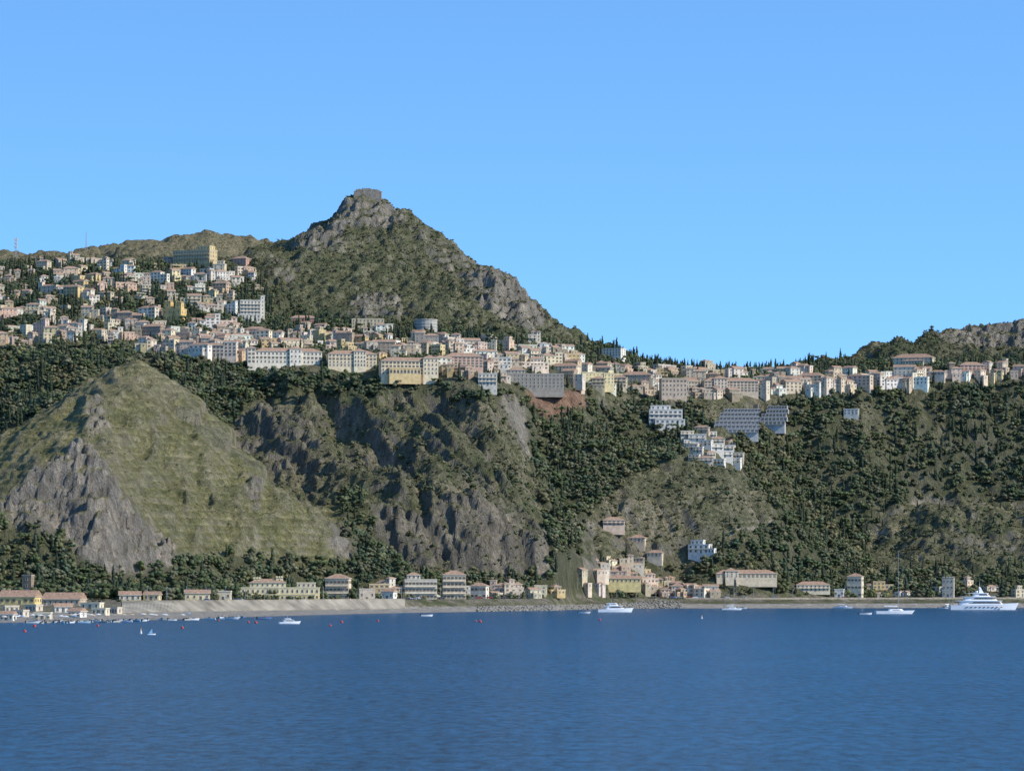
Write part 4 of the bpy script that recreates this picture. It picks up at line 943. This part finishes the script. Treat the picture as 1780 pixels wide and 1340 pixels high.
def yacht(px,py,L,rz,label):
    r=obj("motor_yacht",None,loc=sea(px,py),rz=rz,label=label,cat="yacht")
    s_=L/45
    S=lambda v:v*s_
    obj("hull",hull_mb(L,S(8.6),S(3.2),.45,.07,20,0,1).mesh("hull",BM,False),r)
    pm=MB().box(-S(.6),S(.6),-.3,.3,-S(.25),S(.25),1).mesh("porthole",BM)
    for sd in(-1,1):
        for i in range(9): obj("porthole",pm,r,(S(-12+i*2.8),sd*S(4.05),S(1.95)))
    tiers=[(-17,13,7.6,3.3,5.9,2.5),(-14,8.5,6.8,6.15,8.5,2.6),(-8,4,5.4,8.75,10.8,2.0)]
    for x0,x1,ww,z0,z1,rf in tiers:
        obj("deckhouse",tier_mb(S(x0),S(x1),S(ww),S(z0),S(z1),S(rf),S(.8)).mesh("deckhouse",BM),r)
        zz0,zz1=z0+(z1-z0)*.38,z0+(z1-z0)*.78
        obj("window_band",tier_mb(S(x0+2.2),S(x1-rf*.35),S(ww),S(zz0),S(zz1),S(rf*.42),S(.1),ex=.05).mesh("window_band",[M_GLASS]),r)
        obj("deck_overhang",tier_mb(S(x0-3.2),S(x1-1.2),S(ww+.7),S(z1+.02),S(z1+.24),S(.2),S(.1)).mesh("deck_overhang",BM),r)
    m=MB(); m.loft([[(S(-3.5),-S(.9),S(11)),(S(-.5),-S(.9),S(11)),(S(-.5),S(.9),S(11)),(S(-3.5),S(.9),S(11))],[(S(-3.6),-S(.3),S(15)),(S(-2.6),-S(.3),S(15)),(S(-2.6),S(.3),S(15)),(S(-3.6),S(.3),S(15))]],0); m.box(S(-3.4),S(-2.8),-S(2),S(2),S(13.4),S(13.7),0)
    m.cyl((S(-3.1),0,S(15)),(S(-3.1),0,S(18.5)),.12,.05,6,0)
    obj("radar_mast",m.mesh("radar_mast",BM),r)
    for sd in(-1,1):
        obj("satellite_dome",MB().lathe([(.05,0),(.7*s_,.2*s_),(.8*s_,.8*s_),(.55*s_,1.3*s_),(.05,1.5*s_)],12,0).mesh("satellite_dome",BM,True),r,(S(-5.2),sd*S(1.7),S(11.1)))
    m=MB()
    for i in range(12):
        x=S(8+i*1.15); m.cyl((x,-S(3.3*(1-i/16)),S(4)),(x,-S(3.3*(1-i/16)),S(5.1)),.05,.05,4,3)
    obj("bow_rail",m.mesh("bow_rail",BM),r)
    return r
yacht(1711,1060,46,0.06,"large white motor yacht with stacked decks at anchor")
def cruiser(px,py,L,rz,label):
    r=obj("motor_boat",None,loc=sea(px,py),rz=rz,label=label,cat="boat"); s_=L/20; S=lambda v:v*s_
    obj("hull",hull_mb(L,S(5.2),S(1.7),.5,.08,14).mesh("hull",BM),r)
    for x0,x1,ww,z0,z1,rf in((-6,5,4.2,1.8,3.5,1.8),(-4.5,1.5,3.4,3.8,5.0,1.2)):
        obj("deckhouse",tier_mb(S(x0),S(x1),S(ww),S(z0),S(z1),S(rf),S(.4)).mesh("deckhouse",BM),r)
        obj("window_band",tier_mb(S(x0+.8),S(x1-rf*.4),S(ww),S(z0+.6),S(z1-.35),S(rf*.4),.1,ex=.05).mesh("window_band",[M_GLASS]),r)
        obj("deck_overhang",tier_mb(S(x0-1.2),S(x1-.8),S(ww+.3),S(z1+.02),S(z1+.16),.1,.1).mesh("deck_overhang",BM),r)
    m=MB(); m.cyl((S(-2),0,S(5)),(S(-2.5),0,S(8)),.1,.05,6,3).cyl((S(-2.3),-S(1),S(6.3)),(S(-2.3),S(1),S(6.3)),.08,.08,6,0)
    obj("radar_mast",m.mesh("radar_mast",BM),r); return r
cruiser(1070,1064,22,.15,"white cabin cruiser moored off the boulders")
cruiser(504,1084,9.5,.3,"small white motor boat on open water")
def sail(px,py,L,hm,rz,label,hullc=(.8,.8,.8)):
    r=obj("sailing_boat",None,loc=sea(px,py),rz=rz,label=label,cat="sailing boat"); s_=L/14
    obj("hull",hull_mb(L,L*.26,L*.075,.25,.10,14,5).mesh("hull",BM),r,color=hullc)
    obj("cabin",tier_mb(-L*.18,L*.22,L*.15,L*.078,L*.125,L*.06,L*.02).mesh("cabin",BM),r)
    obj("cabin_window",tier_mb(-L*.14,L*.17,L*.15,L*.092,L*.112,L*.02,.02,ex=.03).mesh("cabin_window",[M_GLASS]),r)
    obj("mast",MB().cyl((L*.08,0,L*.08),(L*.08,0,hm),.15,.09,8,3).cyl((L*.08,-L*.06,hm*.6),(L*.08,L*.06,hm*.6),.06,.06,5,3).mesh("mast",BM),r)
    obj("boom",MB().cyl((L*.08,0,L*.17),(-L*.30,0,L*.18),.1,.09,7,3).mesh("boom",BM),r)
    obj("furled_sail",MB().cyl((L*.06,0,L*.195),(-L*.28,0,L*.20),.3,.18,8,0).mesh("furled_sail",BM),r)
    obj("rigging",MB().cyl((L*.08,0,hm*.97),(L*.5,0,L*.1),.04,.05,4,3).cyl((L*.08,0,hm*.97),(-L*.48,0,L*.09),.04,.04,4,3).mesh("rigging",BM),r)
sail(1556,1067,23,36,.15,"large white sailing yacht with bare tall mast")
sail(1273,1060,14,20,.1,"white sailing boat with bare mast")
sail(1466,1057,14,17,-.2,"white sailing boat with furled sail near the shore")
sail(1648,1056,13,24,.8,"dark-hulled sailing boat beside the large yacht",(.05,.06,.09))
sb=obj("small_boat",None,loc=sea(742,1071),rz=.2,label="small white open motor boat moored off the beach",cat="boat",group="small boats moored off the beach")
hb_=obj("hull",hull_mb(6.5,2.3,.75,.4,.08,10,5,.4).mesh("hull",BM),sb,color=(.7,.7,.7))
wi=obj("windscreen",tier_mb(-.3,1.6,1.5,.8,1.35,.9,.1,12,1).mesh("windscreen",BM),sb)
ob=obj("outboard_motor",MB().box(-3.7,-3.2,-.25,.25,.3,1.2,4).cyl((-3.45,0,.3),(-3.45,0,-.5),.12,.08,6,4).mesh("outboard_motor",BM),sb)
BC=[(.7,.7,.7),(.6,.62,.62),(.25,.4,.5),(.7,.7,.7),(.45,.42,.36),(.1,.16,.3)]
def small(px,py,rz,sc_): return copy_thing(sb,[hb_,wi,ob],sea(px,py),rz,sc_,random.choice(BC))
for i in range(52):
    px=random.uniform(50,340) if i<42 else random.uniform(340,430)
    Ysh=np.interp(px,pxs,shore); py=HC+CH*F/(Ysh-random.uniform(8,75))
    small(px,py,random.uniform(0,3.1),random.uniform(.6,1.0))
for px,py in((404,1076),(460,1076),(1016,1066),(1290,1058),(1505,1068),(1640,1058)): small(px,py,random.uniform(-.4,.4),1.1)
r=obj("sailing_dinghy",None,loc=sea(264,1103),rz=.5,label="tiny dinghy with pale blue sail",cat="dinghy",scale=.8)
obj("hull",hull_mb(3.6,1.4,.4,.3,.08,8,0,.2).mesh("hull",BM),r); obj("mast",MB().cyl((.3,0,.3),(.1,0,2.5),.05,.03,6,3).mesh("mast",BM),r)
obj("sail",MB().loft([[(.25,0,.6),(-1.3,.25,.6),(-1.3,.28,.6),(.25,.03,.6)],[(.12,0,2.4),(0,.05,2.4),(0,.08,2.4),(.12,.03,2.4)]],5).mesh("sail",BM),r,color=(.15,.35,.55))
bu=obj("mooring_buoy",None,loc=sea(43,1098),label="round red mooring buoy floating on the water",cat="buoy",group="mooring buoys off the beach")
fl_=obj("float",MB().lathe([(.05,-.5),(.45,-.35),(.62,.05),(.56,.42),(.32,.68),(.08,.78)],12,5).mesh("float",BM,True),bu,color=(.40,.04,.03))
rg=obj("lifting_eye",MB().cyl((0,0,.75),(0,0,1.05),.07,.07,6,3).cyl((-.15,0,1.05),(.15,0,1.05),.06,.06,6,3).mesh("lifting_eye",BM),bu)
for px,py in((60,1089),(317,1092),(432,1082),(445,1083),(574,1088),(594,1082),(657,1080),(827,1080),(835,1081),(1043,1078),(170,1088),(380,1079)): copy_thing(bu,[fl_,rg],sea(px,py),random.uniform(0,3),random.uniform(.85,1.2))
for px,py in((245,1101),(1220,1075)):
    r=obj("marker_buoy",None,loc=sea(px,py),label="white and orange conical marker buoy",cat="buoy",scale=.75)
    obj("float",MB().lathe([(.1,-.4),(.5,-.2),(.55,.3),(.2,1.4),(.08,2.0)],12,5).mesh("float",BM,True),r,color=(.7,.66,.58)); obj("top_mark",MB().lathe([(.02,1.95),(.28,2.1),(.28,2.5),(.02,2.65)],10,5).mesh("top_mark",BM),r,color=(.55,.2,.05))
car=obj("parked_car",None,label="small parked car beside the coast road",cat="car",group="cars parked along the coast road")
def carbody():
    prof=[(-2.1,.35),(2.1,.35),(2.15,.75),(1.3,.92),(.6,1.42),(-1.0,1.45),(-1.9,.98),(-2.15,.8)]
    return MB().loft([[(x,-.82,z) for x,z in prof],[(x,.82,z) for x,z in prof]],5)
kids=[obj("body",carbody().mesh("body",BM),car,color=(.6,.6,.6))]
kids.append(obj("side_window",MB().loft([[(x,-.84,z) for x,z in((-1.5,.98),(1.0,.98),(.5,1.34),(-.95,1.36))],[(x,.84,z) for x,z in((-1.5,.98),(1.0,.98),(.5,1.34),(-.95,1.36))]],1).mesh("side_window",BM),car))
for wx_,wy_ in((-1.3,-.75),(1.3,-.75),(-1.3,.75),(1.3,.75)): kids.append(obj("wheel",MB().cyl((0,-.12,0),(0,.12,0),.33,.33,12,4).mesh("wheel",BM),car,(wx_,wy_,.33)))
cc=[(.7,.7,.7),(.05,.12,.35),(.4,.04,.03),(.1,.1,.11),(.35,.36,.38)]
for i in range(26):
    px=random.choice([random.uniform(815,890),random.uniform(1180,1500),random.uniform(690,800),random.uniform(1120,1240),random.uniform(360,420)]); Y=float(np.interp(px,TOP_PX,TOP_Y))+5+(i%2); x=(px-890)*Y/F; z=float(sample(Z,[x],[Y])[0])+.02
    if i==0: car.location=(x,Y,z)
    else: copy_thing(car,kids,(x,Y,z),random.uniform(-.1,.1),1,random.choice(cc))
pr=obj("beach_parasol",None,label="pale beach parasol standing on the shingle",cat="parasol",group="parasols on the beach")
kp=[obj("canopy",MB().lathe([(1.4,1.9),(1.3,2.0),(.6,2.3),(.05,2.45)],8,5).mesh("canopy",BM),pr,color=(.6,.57,.5)),obj("pole",MB().cyl((0,0,-.3),(0,0,2.3),.04,.04,6,3).mesh("pole",BM),pr)]
for i in range(44):
    px=random.uniform(-10,330); Y=np.interp(px,pxs,shore)+random.uniform(12,60); x=(px-890)*Y/F; z=float(sample(Z,[x],[Y])[0])
    if i==0: pr.location=(x,Y,z)
    else: copy_thing(pr,kp,(x,Y,z),0,1,random.choice([(.6,.57,.5),(.65,.65,.62),(.2,.3,.45),(.5,.35,.2)]))
# ---------------------------------------------------------------- light, sky, camera
az=math.radians(110); el=math.radians(36)
sd=Vector((math.sin(az)*math.cos(el),math.cos(az)*math.cos(el),math.sin(el)))
L=bpy.data.lights.new("sun",'SUN'); L.energy=5.0; L.angle=math.radians(.5); L.color=(1,.94,.82)
lo=bpy.data.objects.new("sun",L); lo.rotation_euler=sd.to_track_quat('Z','Y').to_euler(); col.objects.link(lo)
w=bpy.data.worlds.new("World"); scene.world=w; w.use_nodes=True; nt=w.node_tree
bg=nt.nodes["Background"]
sky=N(nt,"ShaderNodeTexSky",sky_type='NISHITA'); sky.sun_disc=False; sky.sun_elevation=el; sky.sun_rotation=az; sky.air_density=1.0; sky.dust_density=.2; sky.ozone_density=2.0; sky.altitude=0
tc=N(nt,"ShaderNodeTexCoord"); vm=N(nt,"ShaderNodeVectorMath",operation='MULTIPLY_ADD'); vm.inputs[1].default_value=(1,1,2.2); vm.inputs[2].default_value=(0,0,.145)
nm=N(nt,"ShaderNodeVectorMath",operation='NORMALIZE')
nt.links.new(tc.outputs["Generated"],vm.inputs[0]); nt.links.new(vm.outputs[0],nm.inputs[0]); nt.links.new(nm.outputs[0],sky.inputs["Vector"])
tn=N(nt,"ShaderNodeVectorMath",operation='MULTIPLY'); tn.inputs[1].default_value=(1.07,1.63,1.96)
nt.links.new(sky.outputs[0],tn.inputs[0]); nt.links.new(tn.outputs[0],bg.inputs[0]); bg.inputs[1].default_value=.15
cam=bpy.data.cameras.new("camera"); cam.sensor_width=36; cam.sensor_fit='HORIZONTAL'; cam.lens=36*F/1780; cam.shift_y=(HC-670)/1780; cam.clip_end=90000; cam.clip_start=1
co=bpy.data.objects.new("camera",cam); co.location=(0,0,CH); co.rotation_euler=(math.pi/2,0,0); col.objects.link(co); scene.camera=co
scene.view_settings.view_transform='Standard'; scene.view_settings.look='None'; scene.view_settings.exposure=0
print("done",len(bpy.data.objects),time.time()-T0)
